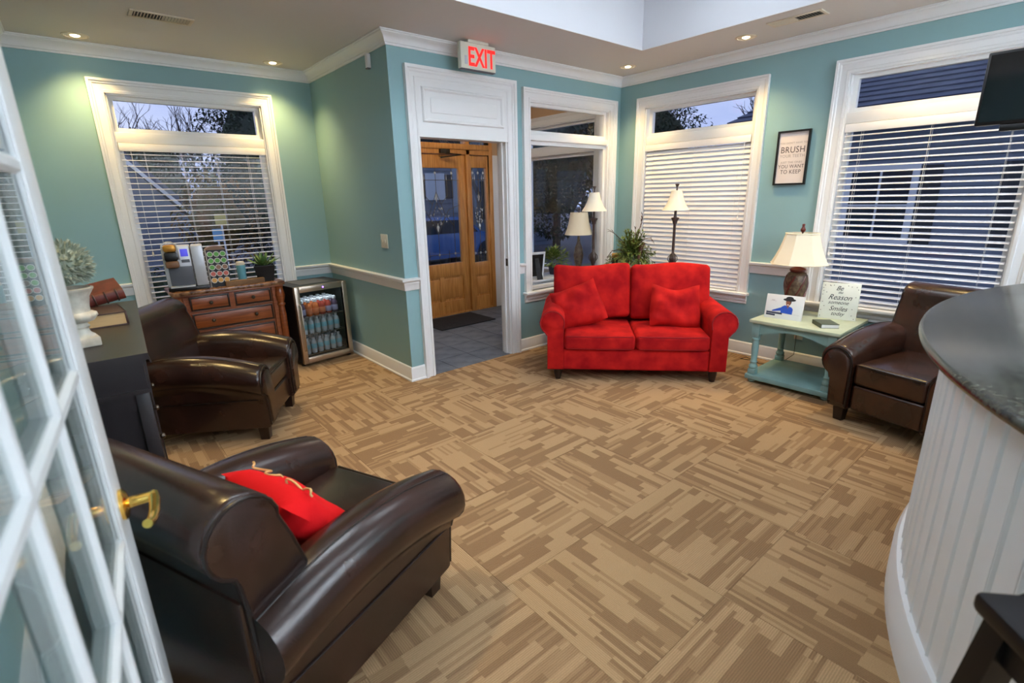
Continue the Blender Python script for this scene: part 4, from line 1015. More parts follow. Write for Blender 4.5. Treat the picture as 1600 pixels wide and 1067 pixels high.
for k in range(620):
    z = 1-2*(k+.5)/620; a = k*2.39996; r = math.sqrt(max(0, 1-z*z))
    d = Vector((r*math.cos(a), r*math.sin(a), z))
    if d.z < -.75: continue
    p = Vector((0, 0, .385))+d*R0*.80; dd_ = d+Vector((rr.uniform(-1, 1), rr.uniform(-1, 1), rr.uniform(-.4, 1)))*.45
    leafq(g, p, dd_, rr.uniform(.030, .045), .017, -.12, tuple(d))
g.lathe([(.001, .29), (.06, .305), (.09, .36), (.09, .41), (.06, .46), (.001, .48)], 16)
g.build('leaf_ball', SAGE, ur, 0)['kind'] = 'stuff'

b1 = thing('thick_book', 'thick dark bound book with tan pages lying on the console', 'book', (-4.70, -.74, CZ), math.radians(4))
MB().box(-.09, .09, -.13, .13, 0, .005).build('cover', BOOKDK, b1); MB().box(-.09, .09, -.13, .13, .055, .060).build('cover', BOOKDK, b1)
MB().box(-.086, .084, -.126, .126, .005, .055).build('pages', PAGES, b1); MB().box(.084, .092, -.13, .13, 0, .06, .002).build('spine', BOOKDK, b1)
b2 = thing('antique_book', 'maroon ribbed antique book leaning on the thick book', 'book', (-4.645, -.60, CZ+.085), math.radians(4))
b2.matrix_world = Matrix.Translation((-4.70, -.62, CZ+.088)) @ Matrix.Rotation(math.radians(4), 4, 'Z') @ Matrix.Rotation(math.radians(-10), 4, 'Y') @ Matrix.Rotation(math.radians(12), 4, 'X')
MB().box(-.12, .12, .0, .17, -.027, -.022).build('cover', BOOKRED, b2); MB().box(-.12, .12, .0, .17, .022, .027).build('cover', BOOKRED, b2); MB().box(-.116, .116, .008, .166, -.022, .022).build('pages', PAGES, b2)
MB().loft([[(x, -.014*math.sin(PI*q/8), .027*math.cos(PI*q/8)) for q in range(9)]+[(x, .006, -.027), (x, .006, .027)] for x in (-.12, .12)]).build('spine', BOOKRED, b2)
for x in (-.09, -.045, 0, .045, .09):
    MB().tube([(x, -.0155*math.sin(PI*q/8), .0285*math.cos(PI*q/8)) for q in range(9)], .004, 6).build('spine_rib', BOOKDK, b2, 60)

def pane_mirror(y0, y1, z0, z1, nc, nr, label):
    t_ = thing('pane_mirror', label, 'mirror', (XL, y0, z0)); H = z1-z0; W = y1-y0; e = .045
    mb = MB(); mb.box(.0, .034, 0, e, 0, H, .004); mb.box(.0, .034, W-e, W, 0, H, .004); mb.box(.0, .034, e, W-e, 0, e, .004); mb.box(.0, .034, e, W-e, H-e, H, .004); mb.build('frame', MIRF, t_)
    for c in range(1, nc): y = e+(W-2*e)*c/nc; MB().box(.004, .028, y-.011, y+.011, e, H-e).build('muntin', MIRF, t_)
    for r in range(1, nr): z = e+(H-2*e)*r/nr; MB().box(.004, .026, e, W-e, z-.011, z+.011).build('muntin', MIRF, t_)
    for c in range(nc):
        for r in range(nr):
            MB().box(.003, .008, e+(W-2*e)*c/nc+.011, e+(W-2*e)*(c+1)/nc-.011, e+(H-2*e)*r/nr+.011, e+(H-2*e)*(r+1)/nr-.011).build('mirror_pane', MIRG, t_)
pane_mirror(-.62, .62, 1.43, 1.99, 3, 2, 'dark framed pane mirror on the left wall beyond the urn')
pane_mirror(-2.05, -.85, 1.43, 1.99, 3, 2, 'dark framed pane mirror on the left wall nearer the French door')

# ------------------------------------------------------------------ French door folded back along the left wall
hg, fe = Vector((-4.828, -3.42, 0)), Vector((-4.754, -2.50, 0)); ang = math.atan2(fe.y-hg.y, fe.x-hg.x); LW = (fe-hg).length
fr = thing('french_door', 'white glazed French door standing open along the left wall', 'door', hg, ang)
TH = .018; ST = .115
for x0, x1 in ((0, ST), (LW-ST, LW)): MB().box(x0, x1, -TH, TH, .008, 2.03, .002).build('stile', DOORW, fr)
MB().box(ST, LW-ST, -TH, TH, .008, .25).build('bottom_rail', DOORW, fr); MB().box(ST, LW-ST, -TH, TH, 1.915, 2.03).build('top_rail', DOORW, fr)
gx0, gx1, gz0, gz1 = ST, LW-ST, .25, 1.915; nc, nr = 3, 5; mw = .013
def muntin_sec(w_): return [(-w_, -.010), (-w_*.75, -.0135), (-w_*.45, -.0165), (w_*.45, -.0165), (w_*.75, -.0135), (w_, -.010), (w_, .012), (w_*.5, TH-.001), (-w_*.5, TH-.001), (-w_, .012)]
for c in range(1, nc):
    x = gx0+(gx1-gx0)*c/nc; MB().loft([[(x+a, b_, z) for a, b_ in muntin_sec(mw)] for z in (gz0, gz1)]).build('muntin', DOORW, fr, 30)
for r in range(1, nr):
    z = gz0+(gz1-gz0)*r/nr; MB().loft([[(x, b_, z+a) for a, b_ in muntin_sec(mw)] for x in (gx0, gx1)]).build('muntin', DOORW, fr, 30)
for c in range(nc):
    for r in range(nr):
        a, b_ = gx0+(gx1-gx0)*c/nc, gx0+(gx1-gx0)*(c+1)/nc; z0, z1 = gz0+(gz1-gz0)*r/nr, gz0+(gz1-gz0)*(r+1)/nr
        MB().box(a+.003, b_-.003, -.010, -.007, z0+.003, z1-.003).build('pane', GLASS_IN, fr)
        mb = MB()
        for s, q0, q1 in ((-1, -.010, -.0145), (1, -.007, .010)):     # glazing bead against each face of the stiles and rails
            if c == 0: mb.prism([(a, z0), (a+.012, z0), (a+.012, z1), (a, z1)], lambda p, q, d: (p, d, q), q0, q1)
            if c == nc-1: mb.prism([(b_-.012, z0), (b_, z0), (b_, z1), (b_-.012, z1)], lambda p, q, d: (p, d, q), q0, q1)
        if mb.v: mb.build('glazing_bead', DOORW, fr)
hx, hz_ = LW-.06, .965
h = MB().lathe([(.004, -TH), (.030, -TH), (.031, -TH-.006), (.024, -TH-.011), (.011, -TH-.014), (.0095, -TH-.050), (.012, -TH-.054)], 24, (hx, 0, hz_), axis='y').build('handle_rose', BRASS, fr, 50)
MB().tube([(hx+.006, -TH-.052, hz_), (hx-.02, -TH-.054, hz_), (hx-.06, -TH-.052, hz_-.004), (hx-.095, -TH-.047, hz_-.002), (hx-.112, -TH-.042, hz_+.004)], .0095, 10, r1=.0085).build('lever', BRASS, fr, 60)
MB().lathe([(.004, TH), (.030, TH), (.031, TH+.006), (.024, TH+.010), (.010, TH+.014), (.0095, TH+.020)], 24, (hx, 0, hz_), axis='y').build('handle_rose', BRASS, fr, 50)
MB().tube([(hx+.006, TH+.022, hz_), (hx-.06, TH+.022, hz_-.004), (hx-.112, TH+.020, hz_+.004)], .008, 10).build('lever', BRASS, fr, 60)
for z in (.25, 1.02, 1.80): MB().lathe([(.007, -.05), (.007, .05)], 10, (-.004, TH, z)).build('hinge', BRASS, fr)

# ------------------------------------------------------------------ reception counter
CC = Vector((-2.05, -5.48)); RP, RT = 2.12, 2.205
ct = thing('reception_counter', 'curved white beadboard reception counter with a dark granite top', 'counter', (CC.x, CC.y, 0))
def arc(r, a0, a1, n, z): return [(r*math.cos(a0+(a1-a0)*k/n), r*math.sin(a0+(a1-a0)*k/n), z) for k in range(n+1)]
A0, A1_ = math.radians(36), math.radians(131)
def arcband(prof, name, m, a0=A0, a1=A1_, n=48, sm=40):
    secs = []
    for k in range(n+1):
        a = a0+(a1-a0)*k/n; secs.append([(r*math.cos(a), r*math.sin(a), z) for r, z in prof])
    return MB().loft(secs).build(name, m, ct, sm)
arcband([(1.55, 1.018), (RT-.012, 1.018), (RT, 1.026), (RT+.003, 1.035), (RT, 1.046), (RT-.012, 1.053), (1.55, 1.053)], 'granite_top', GRANITE, A0, A1_+.012, 72, 50)
arcband([(RP-.10, .0), (RP-.012, .0), (RP-.012, 1.018), (RP-.10, 1.018)], 'counter_core', PANELW)
arcband([(RP-.01, .0), (RP+.030, .0), (RP+.030, .125), (RP+.022, .140), (RP+.022, .150), (RP+.016, .162), (RP-.01, .165)], 'counter_base_moulding', PANELW, sm=30)
arcband([(RP-.01, .985), (RP+.012, .985), (RP+.018, 1.0), (RP+.020, 1.018), (RP-.01, 1.018)], 'counter_top_moulding', PANELW, sm=30)
bw = .088; nb = int((A1_-A0)*RP/bw); da = (A1_-A0)/nb; hw = RP*math.tan(da/2)
bd = [(-.006, -hw), (-.005, -hw+.003), (.001, -hw+.006), (.0045, -hw+.009), (.0045, -hw+.011), (.001, -hw+.014), (-.004, -hw+.017), (0, -hw+.021), (0, hw-.003), (-.006, hw-.001)]
bme = MB().loft([[(RP+a, b_, z) for a, b_ in bd] for z in (.15, .99)]).mesh('bead_board', PANELW, 20)
for k in range(nb):
    link('bead_board', bme, ct, (0, 0, 0), A0+(k+.5)*da)
MB().loft([[(x, y, z) for x, y in ((1.40, -.02), (RP-.012, -.02), (RP-.012, .0), (1.40, .0))] for z in (0, 1.018)]).build('end_panel', PANELW, ct).rotation_euler = (0, 0, A1_)

# bar stool at the near end of the counter
sa = math.radians(42)
bs = thing('bar_stool', 'black wooden bar stool at the near end of the white counter', 'stool', (-3.735, -3.905, 0), sa)
ZS_ = .90
MB().box(-.17, .17, -.165, .165, ZS_-.035, ZS_, .010).build('seat', BLACKWOOD, bs)
for sx in (-1, 1):
    for sy in (-1, 1):
        MB().loft([[(sx*x+dx, sy*y+dy, z) for dx, dy in ((-.02, -.02), (.02, -.02), (.02, .02), (-.02, .02))] for x, y, z in ((.20, .20, 0), (.135, .13, ZS_-.03))]).build('leg', BLACKWOOD, bs, 0)
mb = MB()
for s in (-1, 1): mb.box(-.13, .13, s*.13-.012, s*.13+.012, ZS_-.095, ZS_-.035); mb.box(s*.13-.012, s*.13+.012, -.13, .13, ZS_-.095, ZS_-.035)
mb.build('apron', BLACKWOOD, bs)
for s in (-1, 1):
    MB().tube([(-.18, s*.178, .30), (.18, s*.178, .30)], .013, 8).build('foot_rung', BLACKWOOD, bs); MB().tube([(s*.178, -.18, .36), (s*.178, .18, .36)], .013, 8).build('foot_rung', BLACKWOOD, bs)
for s in (-1, 1):
    MB().loft([[(s*.145+dx, y+dy, z) for dx, dy in ((-.02, -.016), (.02, -.016), (.02, .016), (-.02, .016))] for y, z in ((-.135, ZS_-.01), (-.20, ZS_+.30))]).build('back_post', BLACKWOOD, bs, 0)
    MB().loft([[(s*.150+dx, y+dy, z) for dx, dy in ((-.016, -.018), (.016, -.018), (.016, .018), (-.016, .018))] for y, z in ((.09, ZS_-.005), (-.16, ZS_+.16))]).build('arm_strut', BLACKWOOD, bs, 0)
for z in (ZS_+.12, ZS_+.25): MB().loft([[(x, -.137-(z-ZS_)*.21+dy, z+dz) for dy, dz in ((-.010, -.03), (.010, -.03), (.010, .03), (-.010, .03))] for x in (-.145, .145)]).build('back_rail', BLACKWOOD, bs, 0)
MB().lathe([(.008, 0), (.008, -.004), (.003, -.006)], 10, (-.05, -.1425, ZS_-.065), axis='y').build('bolt', STEEL, bs)

# television on a ceiling pole near the right wall
tv = thing('television', 'black television hanging at the upper right in front of the right window', 'television', (-1.0, -3.43, 1.99))
MB().box(-.012, .035, -.32, .32, -.172, .172, .006).build('bezel', TVB, tv); MB().box(-.0135, -.011, -.308, .308, -.155, .160).build('screen', TVS, tv)
MB().box(.035, .06, -.10, .10, -.08, .08, .004).build('rear_housing', TVB, tv); MB().box(-.006, .05, -.205, .22, -.205, -.172, .004).build('speaker_bar', TVB, tv)
MB().tube([(.08, 0, 0), (.10, 0, .06), (.10, 0, ZC-1.99)], .018, 10).build('ceiling_pole', TVB, tv, 60)
MB().box(.055, .11, -.05, .05, -.05, .05, .004).build('mount_bracket', TVB, tv)

# ------------------------------------------------------------------ small wall and ceiling fittings
ex = thing('exit_sign', 'white exit sign with red letters hanging over the doorway', 'sign', (-2.035, -.20, 2.48))
MB().box(-.17, .17, 0, .045, 0, .185, .006).build('housing', EXITW, ex); MB().box(-.10, .10, -.005, .055, .185, ZC-2.48, .003).build('canopy', EXITW, ex)
text_mesh('exit_letters', 'EXIT', .185, EXITR, ex, Matrix.Translation((.03, -.0012, .026)) @ Matrix.Rotation(PI/2, 4, 'X'), sx=.70, ext=.001, bold=.004)
MB().box(-.135, -.11, -.003, 0, .03, .09, .001).build('test_panel', SILVER, ex); MB().box(-.165, .165, .002, .04, -.006, 0).build('downlight_lens', GREYP, ex)
sw = thing('light_switch', 'ivory double light switch plate on the teal return wall', 'switch', (-L, .297, 1.18))
MB().box(-.007, 0, -.06, .06, -.058, .058, .003).build('plate', PLATE, sw)
for y in (-.024, .024): MB().box(-.016, -.006, y-.006, y+.006, -.012, .012, .002).build('toggle', PLATE, sw)
se = thing('door_sensor', 'small white sensor on the return wall under the crown moulding', 'sensor', (-L, .28, 2.545))
MB().box(-.028, 0, -.022, .022, -.05, .048, .004).build('sensor_body', WHITE, se); MB().box(-.030, -.004, -.018, .018, -.058, -.050).build('sensor_lens', GREYP, se)
ol = thing('wall_outlet', 'ivory wall outlet under the duck egg side table', 'outlet', (0, -2.06, .30))
MB().box(-.006, 0, -.035, .035, -.057, .057, .002).build('plate', PLATE, ol)
for z in (-.022, .022): MB().box(-.009, -.005, -.014, .014, z-.014, z+.014, .002).build('socket', PLATE, ol)
def vent(x0, x1, y0, y1, along, label, split):
    t_ = thing('ceiling_vent', label, 'vent', ((x0+x1)/2, (y0+y1)/2, ZC), 0, 'ceiling air vents'); a, b_ = (x1-x0)/2, (y1-y0)/2
    mb = MB(); e = .022
    mb.box(-a, a, -b_, -b_+e, -.007, 0, .002); mb.box(-a, a, b_-e, b_, -.007, 0, .002); mb.box(-a, -a+e, -b_+e, b_-e, -.007, 0, .002); mb.box(a-e, a, -b_+e, b_-e, -.007, 0, .002); mb.build('frame', TRIMR, t_)
    MB().box(-a+e, a-e, -b_+e, b_-e, -.001, -.0005).build('duct_back', BLACK, t_)
    n = 18; ln = (a if along == 'x' else b_)-e
    for k in range(n):
        p = -ln+2*ln*(k+.5)/n; tilt = math.radians(38 if k < n/2 else -38)
        dx, dz = .006*math.cos(tilt), .006*math.sin(tilt)
        if along == 'x': MB().add([(p-dx, -b_+e, -.006-dz), (p+dx, -b_+e, -.006+dz), (p+dx, b_-e, -.006+dz), (p-dx, b_-e, -.006-dz), (p-dx, -b_+e, -.005-dz), (p+dx, -b_+e, -.005+dz), (p+dx, b_-e, -.005+dz), (p-dx, b_-e, -.005-dz)], [(0, 1, 2, 3), (7, 6, 5, 4), (0, 4, 5, 1), (1, 5, 6, 2), (2, 6, 7, 3), (3, 7, 4, 0)]).build('slat', TRIMR, t_, 0)
        else: MB().add([(-a+e, p-dx, -.006-dz), (-a+e, p+dx, -.006+dz), (a-e, p+dx, -.006+dz), (a-e, p-dx, -.006-dz), (-a+e, p-dx, -.005-dz), (-a+e, p+dx, -.005+dz), (a-e, p+dx, -.005+dz), (a-e, p-dx, -.005-dz)], [(0, 1, 2, 3), (7, 6, 5, 4), (0, 4, 5, 1), (1, 5, 6, 2), (2, 6, 7, 3), (3, 7, 4, 0)]).build('slat', TRIMR, t_, 0)
vent(-4.185, -3.835, .50, .65, 'x', 'white slatted air vent in the ceiling above the coffee chest', .5)
vent(-.60, -.46, -2.13, -1.76, 'y', 'white slatted air vent in the ceiling near the right wall', .5)
def can_light(x, y, label, power=1.0):
    t_ = thing('recessed_light', label, 'light', (x, y, ZC), 0, 'recessed ceiling lights')
    MB().lathe([(.062, -.0005), (.080, -.0005), (.078, -.005), (.066, -.006), (.062, -.002)], 28).build('trim_ring', TRIMR, t_)
    MB().lathe([(.062, -.002), (.060, -.0012), (.030, -.0010), (.030, -.0006)], 24, caps=False).build('reflector', REFL, t_)
    MB().lathe([(.0005, -.010), (.018, -.008), (.028, -.003), (.029, -.001)], 20).build('bulb', BULB, t_)
    l_ = bpy.data.lights.new('can_lamp', 'SPOT'); l_.energy = CAN_W*power; l_.color = (1, .70, .28); l_.spot_size = math.radians(112); l_.spot_blend = 1.0; l_.shadow_soft_size = .05
    q = bpy.data.objects.new('can_lamp', l_); COL.objects.link(q); q.parent = t_; q.location = (0, 0, -.02)
can_light(-4.437, 1.347, 'lit recessed ceiling light left above the window with the coffee maker')
can_light(-3.11, 1.349, 'lit recessed ceiling light in the corner above the drinks fridge')
can_light(-.385, -.374, 'lit recessed ceiling light in the corner above the loveseat lamps')
can_light(-.38, -1.51, 'amber recessed ceiling light between the tray and the right wall', 1.0)
can_light(-.38, -2.65, 'recessed ceiling light above the right leather chair', .9)
can_light(-4.47, -.35, 'recessed ceiling light above the black console table', .9)
can_light(-4.47, -1.75, 'recessed ceiling light above the foreground leather chair', .9)

# added fill panels, out of view in the tray and over the reception
def fill_panel(x, y, z, sx, sy, power, label, colr=(.80, .90, 1)):
    t_ = thing('fill_panel', label, 'light', (x, y, z), 0, 'added ceiling fill panels')
    mb = MB(); e = .03
    mb.box(-sx/2, sx/2, -sy/2, -sy/2+e, -.03, 0); mb.box(-sx/2, sx/2, sy/2-e, sy/2, -.03, 0); mb.box(-sx/2, -sx/2+e, -sy/2+e, sy/2-e, -.03, 0); mb.box(sx/2-e, sx/2, -sy/2+e, sy/2-e, -.03, 0); mb.build('light_frame', WHITE, t_)
    m = emit_mat('fill_diffuser', (*colr, 1), power)
    MB().box(-sx/2+e, sx/2-e, -sy/2+e, sy/2-e, -.02, -.015).build('diffuser', m, t_)
fill_panel(-3.4, -1.75, TZ, 1.2, .6, TRAY_W*1.7, 'unseen fill panel light added in the raised tray toward the recess')
fill_panel(-1.7, -1.75, TZ, 1.2, .6, TRAY_W*1.0, 'unseen fill panel light added in the raised tray toward the loveseat')
fill_panel(-3.1, -3.6, TZ, 1.2, .6, TRAY_W, 'unseen fill panel light added in the raised tray toward the French door')
fill_panel(-1.7, -3.6, TZ, 1.2, .6, TRAY_W, 'unseen fill panel light added in the raised tray above the counter')
fill_panel(-3.75, -5.1, ZC, 1.2, .6, HALL_W*1.6, 'unseen fill panel light added beyond the near end of the counter')
fill_panel(-1.5, -5.1, ZC, 1.2, .6, HALL_W, 'unseen fill panel light added behind the reception counter')

# added fill spots, out of view, bouncing frontal light off the white wall
for x, lb in ((-4.2, 'unseen fill spotlight added nearest the left wall behind the counter'), (-3.0, 'second added fill spotlight washing the reception wall'), (-1.8, 'third added fill spotlight washing the reception wall'), (-.6, 'unseen fill spotlight added nearest the right wall behind the counter')):
    t_ = thing('fill_spotlight', lb, 'light', (x, -4.70, ZC), 0, 'fill spotlights added behind the counter')
    MB().box(-.03, .03, -.06, .06, -.02, 0, .003).build('fill_mount', BRONZEARM, t_); MB().tube([(0, 0, -.02), (0, 0, -.09)], .008, 8).build('stem', BRONZEARM, t_)
    MB().lathe([(.02, .06), (.045, .05), (.05, -.06), (.046, -.06), (.04, .04)], 18, (0, 0, -.13), axis='y').build('spot_head', BRONZEARM, t_)
    l_ = bpy.data.lights.new('fill_wash_lamp', 'SPOT'); l_.energy = WASH_W*{-4.2: .15, -3.0: 1.6}.get(x, 1.4); l_.color = (.84, .93, 1); l_.spot_size = math.radians(140); l_.spot_blend = .8; l_.shadow_soft_size = .03
    q = bpy.data.objects.new('fill_wash_lamp', l_); COL.objects.link(q); q.parent = t_; q.location = (0, -.07, -.13); q.rotation_euler = (math.radians(-62), 0, 0)

# ------------------------------------------------------------------ vestibule furnishings seen through the inner window
vt = thing('vestibule_table', 'white plank table in the vestibule under the inner window', 'table', (-.62, .36, 0))
for k in range(3): MB().box(-.52, .52, -.18+k*.12+.002, -.18+(k+1)*.12-.002, .63, .655, .003).build('plank', WHITE, vt)
MB().box(-.48, .48, -.15, .15, .55, .63).build('apron', WHITE, vt)
for x in (-.47, .47):
    for y in (-.14, .14): MB().box(x-.03, x+.03, y-.03, y+.03, 0, .63, .003).build('leg', WHITE, vt)
vf = thing('photo_frame', 'white photo frame seen from behind with black easel back in the vestibule', 'frame'); vf.matrix_world = Matrix.Translation((-.985, .31, .657)) @ Matrix.Rotation(math.radians(-14), 4, 'Z') @ Matrix.Rotation(math.radians(10), 4, 'X')
mb = MB(); w_, h_ = .105, .285
mb.box(-w_, -w_+.022, 0, .016, 0, h_); mb.box(w_-.022, w_, 0, .016, 0, h_); mb.box(-w_+.022, w_-.022, 0, .016, h_-.022, h_); mb.box(-w_+.022, w_-.022, 0, .016, 0, .022); mb.build('frame', WHITE, vf)
MB().box(-w_+.022, w_-.022, -.002, .008, .022, h_-.022).build('backing', BLACK, vf)
MB().loft([[(x*k, y, z) for x in (-.03, .03) for y in ((yy-.002), (yy+.002))][0:1]+[(.03*k, yy-.002, z), (.03*k, yy+.002, z), (-.03*k, yy+.002, z)] for yy, z, k in ((-.004, .22, .8), (-.12, .012, 1.2))]).build('easel_strut', BLACK, vf, 0)
vl = thing('vestibule_lamp', 'cream shaded table lamp in the vestibule behind the window', 'lamp', (-.235, .36, .655))
MB().lathe([(.06, 0), (.065, .02), (.03, .04), (.045, .10), (.06, .18), (.045, .27), (.02, .33), (.014, .40)], 20).build('base', CARVED, vl)
pr = [(.165, .42), (.14, .48), (.118, .56), (.105, .64), (.100, .67)]
MB().lathe(pr+[(r-.003, z) for r, z in reversed(pr)], 32, caps=False).build('lamp_shade', SHADE, vl, 60)
MB().lathe([(.006, .40), (.006, .69), (.014, .70), (.01, .72), (.002, .725)], 10).build('finial', PEWTER, vl)
vp = thing('vestibule_plant', 'leafy green plant in a dark pot in the vestibule', 'plant', (-.62, .38, .655))
MB().lathe([(.05, 0), (.07, .10), (.075, .105), (.068, .105)], 18).build('pot', NAVY, vp)
rr = random.Random(8); g = MB()
for k in range(260):
    a = rr.uniform(0, 2*PI); el = rr.uniform(-.1, 1.4); r = rr.uniform(.05, .17)
    d = Vector((math.cos(a)*math.cos(el), math.sin(a)*math.cos(el), math.sin(el))); leafq(g, Vector((0, 0, .12))+d*r, d+Vector((rr.uniform(-.6, .6), rr.uniform(-.6, .6), 0)), .07, .035, .3)
g.build('foliage', FERN, vp, 0)['kind'] = 'stuff'
vc = thing('vestibule_ceiling_light', 'warm glass ceiling light in the vestibule', 'light', (-1.25, .95, ZC))
MB().lathe([(.12, -.0), (.12, -.02), (.09, -.03)], 24).build('canopy', BRONZEARM, vc)
MB().lathe([(.13, -.02), (.14, -.05), (.11, -.10), (.05, -.125), (.001, -.13)], 24).build('glass_bowl', emit_mat('warm_glass_bowl', (1, .86, .66, 1), VEST_W), vc)

# ------------------------------------------------------------------ outside
GZ = -.35
struct(MB().box(-60, 60, -60, 80, GZ-.2, GZ).build('ground', ASPH, None, 0), 'asphalt lot outside the windows', 'ground')
struct(MB().box(-9, 12, 2.2, 5.5, GZ, GZ+.06).build('lawn', GRASS, None, 0), 'winter lawn beside the building', 'lawn')
struct(MB().box(.4, 3.6, -8, 2.1, GZ, GZ+.05).build('lawn_side', GRASS, None, 0), 'winter lawn under the side windows', 'lawn')
def house(label, x0, x1, y0, y1, zt, roof, wins, wallm=SIDING):
    h_ = thing('house', label, 'house', (0, 0, GZ))
    wl = MB().box(x0, x1, y0, y1, 0, zt-GZ).build('house_wall', wallm, h_, 0)
    me = MB()
    roof(me); me.build('roof', SHING, h_, 0)
    # lap siding boards on the two faces toward the room
    nb_ = int((zt-GZ)/.17)
    bd1 = MB().add([(x0, y0, 0), (x1, y0, 0), (x1, y0-.022, 0), (x0, y0-.022, 0), (x0, y0, .17), (x1, y0, .17)], [(0, 1, 2, 3), (3, 2, 5, 4), (0, 3, 4), (1, 5, 2)]).mesh('siding_board', wallm, 0)
    bd2 = MB().add([(x0, y0, 0), (x0, y1, 0), (x0-.022, y1, 0), (x0-.022, y0, 0), (x0, y0, .17), (x0, y1, .17)], [(0, 1, 2, 3), (3, 2, 5, 4), (0, 3, 4), (1, 5, 2)]).mesh('siding_board', wallm, 0)
    for k in range(nb_):
        link('siding_board', bd1, wl, (0, 0, k*.17)); link('siding_board', bd2, wl, (0, 0, k*.17))
    for (face, a, z, w_, hh, sh_) in wins:
        f = (lambda p, q, d: (p, y0-d, q-GZ)) if face == 'y' else (lambda p, q, d: (x0-d, p, q-GZ))
        def bb(a0, a1, z0, z1, d0, d1, nm, m, par=h_):
            p, q = f(a0, z0, d0), f(a1, z1, d1); return MB().box(min(p[0], q[0]), max(p[0], q[0]), min(p[1], q[1]), max(p[1], q[1]), min(p[2], q[2]), max(p[2], q[2])).build(nm, m, par)
        wn = bb(a-w_/2-.09, a+w_/2+.09, z-.09, z+hh+.09, 0, .05, 'house_window', EXTW)
        for c in range(2):
            for r in range(2): bb(a-w_/2+c*w_/2+.02, a-w_/2+(c+1)*w_/2-.02, z+r*hh/2+.02, z+(r+1)*hh/2-.02, .05, .056, 'pane', DARKGL if not sh_ == 'lit' else EXTW, wn)
        for s in (-1, 1): bb(a+s*(w_/2+.26)-.15, a+s*(w_/2+.26)+.15, z-.05, z+hh+.05, 0, .04, 'shutter', SHUT)
    return h_
# gabled house beyond the coffee window
def gabA(me):
    pts = [(-7.6, 2.05), (-4.4, 3.5), (-1.6, .75-GZ*0+.1), (-1.6, .60), (-4.4, 3.3), (-7.6, 1.85)]
    pts = [(-8.2, 1.4), (-4.2, 3.9), (-1.75, 1.15), (-1.75, .95), (-4.2, 3.7), (-8.2, 1.2)]
    me.prism(pts, lambda a, b_, d: (a, d, b_-GZ), 13.8, 22)
hA = house('blue grey gabled house with a white rake board beyond the coffee window', -7.8, -2.0, 14, 22, 1.0, gabA, [('y', -5.2, -.0, .9, .9, '')])
MB().prism([(-8.2, 1.2), (-4.2, 3.7), (-1.75, .95), (-1.75, .83), (-4.2, 3.55), (-8.2, 1.05)], lambda a, b_, d: (a, d, b_-GZ), 13.75, 13.8).build('rake_board', EXTW, hA, 0)
MB().prism([(-7.8, 1.0), (-4.2, 3.65), (-2.0, 1.0)], lambda a, b_, d: (a, d, b_-GZ), 14.0, 14.1).build('gable_wall', SIDING, hA, 0)
# hip roofed house beside the right windows
def hipB(me):
    z0, z1 = 2.85, 5.6
    e = [(6.7, -9, z0), (6.7, 2.55, z0), (15, 2.55, z0), (15, -9, z0)]; r = [(10.8, -5, z1), (10.8, -1.2, z1)]
    vs = [(a, b_, c-GZ) for a, b_, c in e+r+[(a, b_, c-.15) for a, b_, c in e]]
    me.add(vs, [(0, 1, 5, 4), (1, 2, 5), (2, 3, 4, 5), (3, 0, 4), (0, 6, 7, 1), (1, 7, 8, 2), (2, 8, 9, 3), (3, 9, 6, 0), (9, 8, 7, 6)])
house('blue grey house with a shingled hip roof beside the right windows', 7.2, 14.6, -8.6, 2.1, 2.85, hipB, [('x', -.6, .55, 1.0, 1.3, ''), ('x', -3.2, .55, 1.0, 1.3, ''), ('x', 1.2, .55, .9, 1.3, '')])
hB = bpy.data.objects['house.001']
for k in range(26):
    t0, t1 = k/26, (k+1)/26; lf_ = lambda t: (6.7+4.1*t, 2.85+2.75*t-GZ); (xa, za), (xb, zb_) = lf_(t0), lf_(t1)
    ya0, ya1 = -9+4*t0, 2.55-3.75*t0; yb0, yb1 = -9+4*t1, 2.55-3.75*t1
    MB().add([(xa-.02, ya0, za+.03), (xa-.02, ya1, za+.03), (xb, yb1, zb_+.006), (xb, yb0, zb_+.006), (xa, ya0, za), (xa, ya1, za)], [(0, 1, 2, 3), (0, 4, 5, 1), (4, 0, 3), (1, 5, 2)]).build('shingle_course', SHING, hB, 0)
def gabC(me):
    pts = [(2.2, 3.0), (6.2, 5.2), (10.2, 3.0), (10.2, 2.8), (6.2, 5.0), (2.2, 2.8)]
    me.prism(pts, lambda a, b_, d: (a, d, b_-GZ), 10.7, 18)
house('grey sided house with shuttered window beyond the front door', 2.4, 10, 11, 18, 2.9, gabC, [('y', 4.5, 1.55, .55, .65, 'lit'), ('y', 7.2, .8, .9, 1.2, '')])
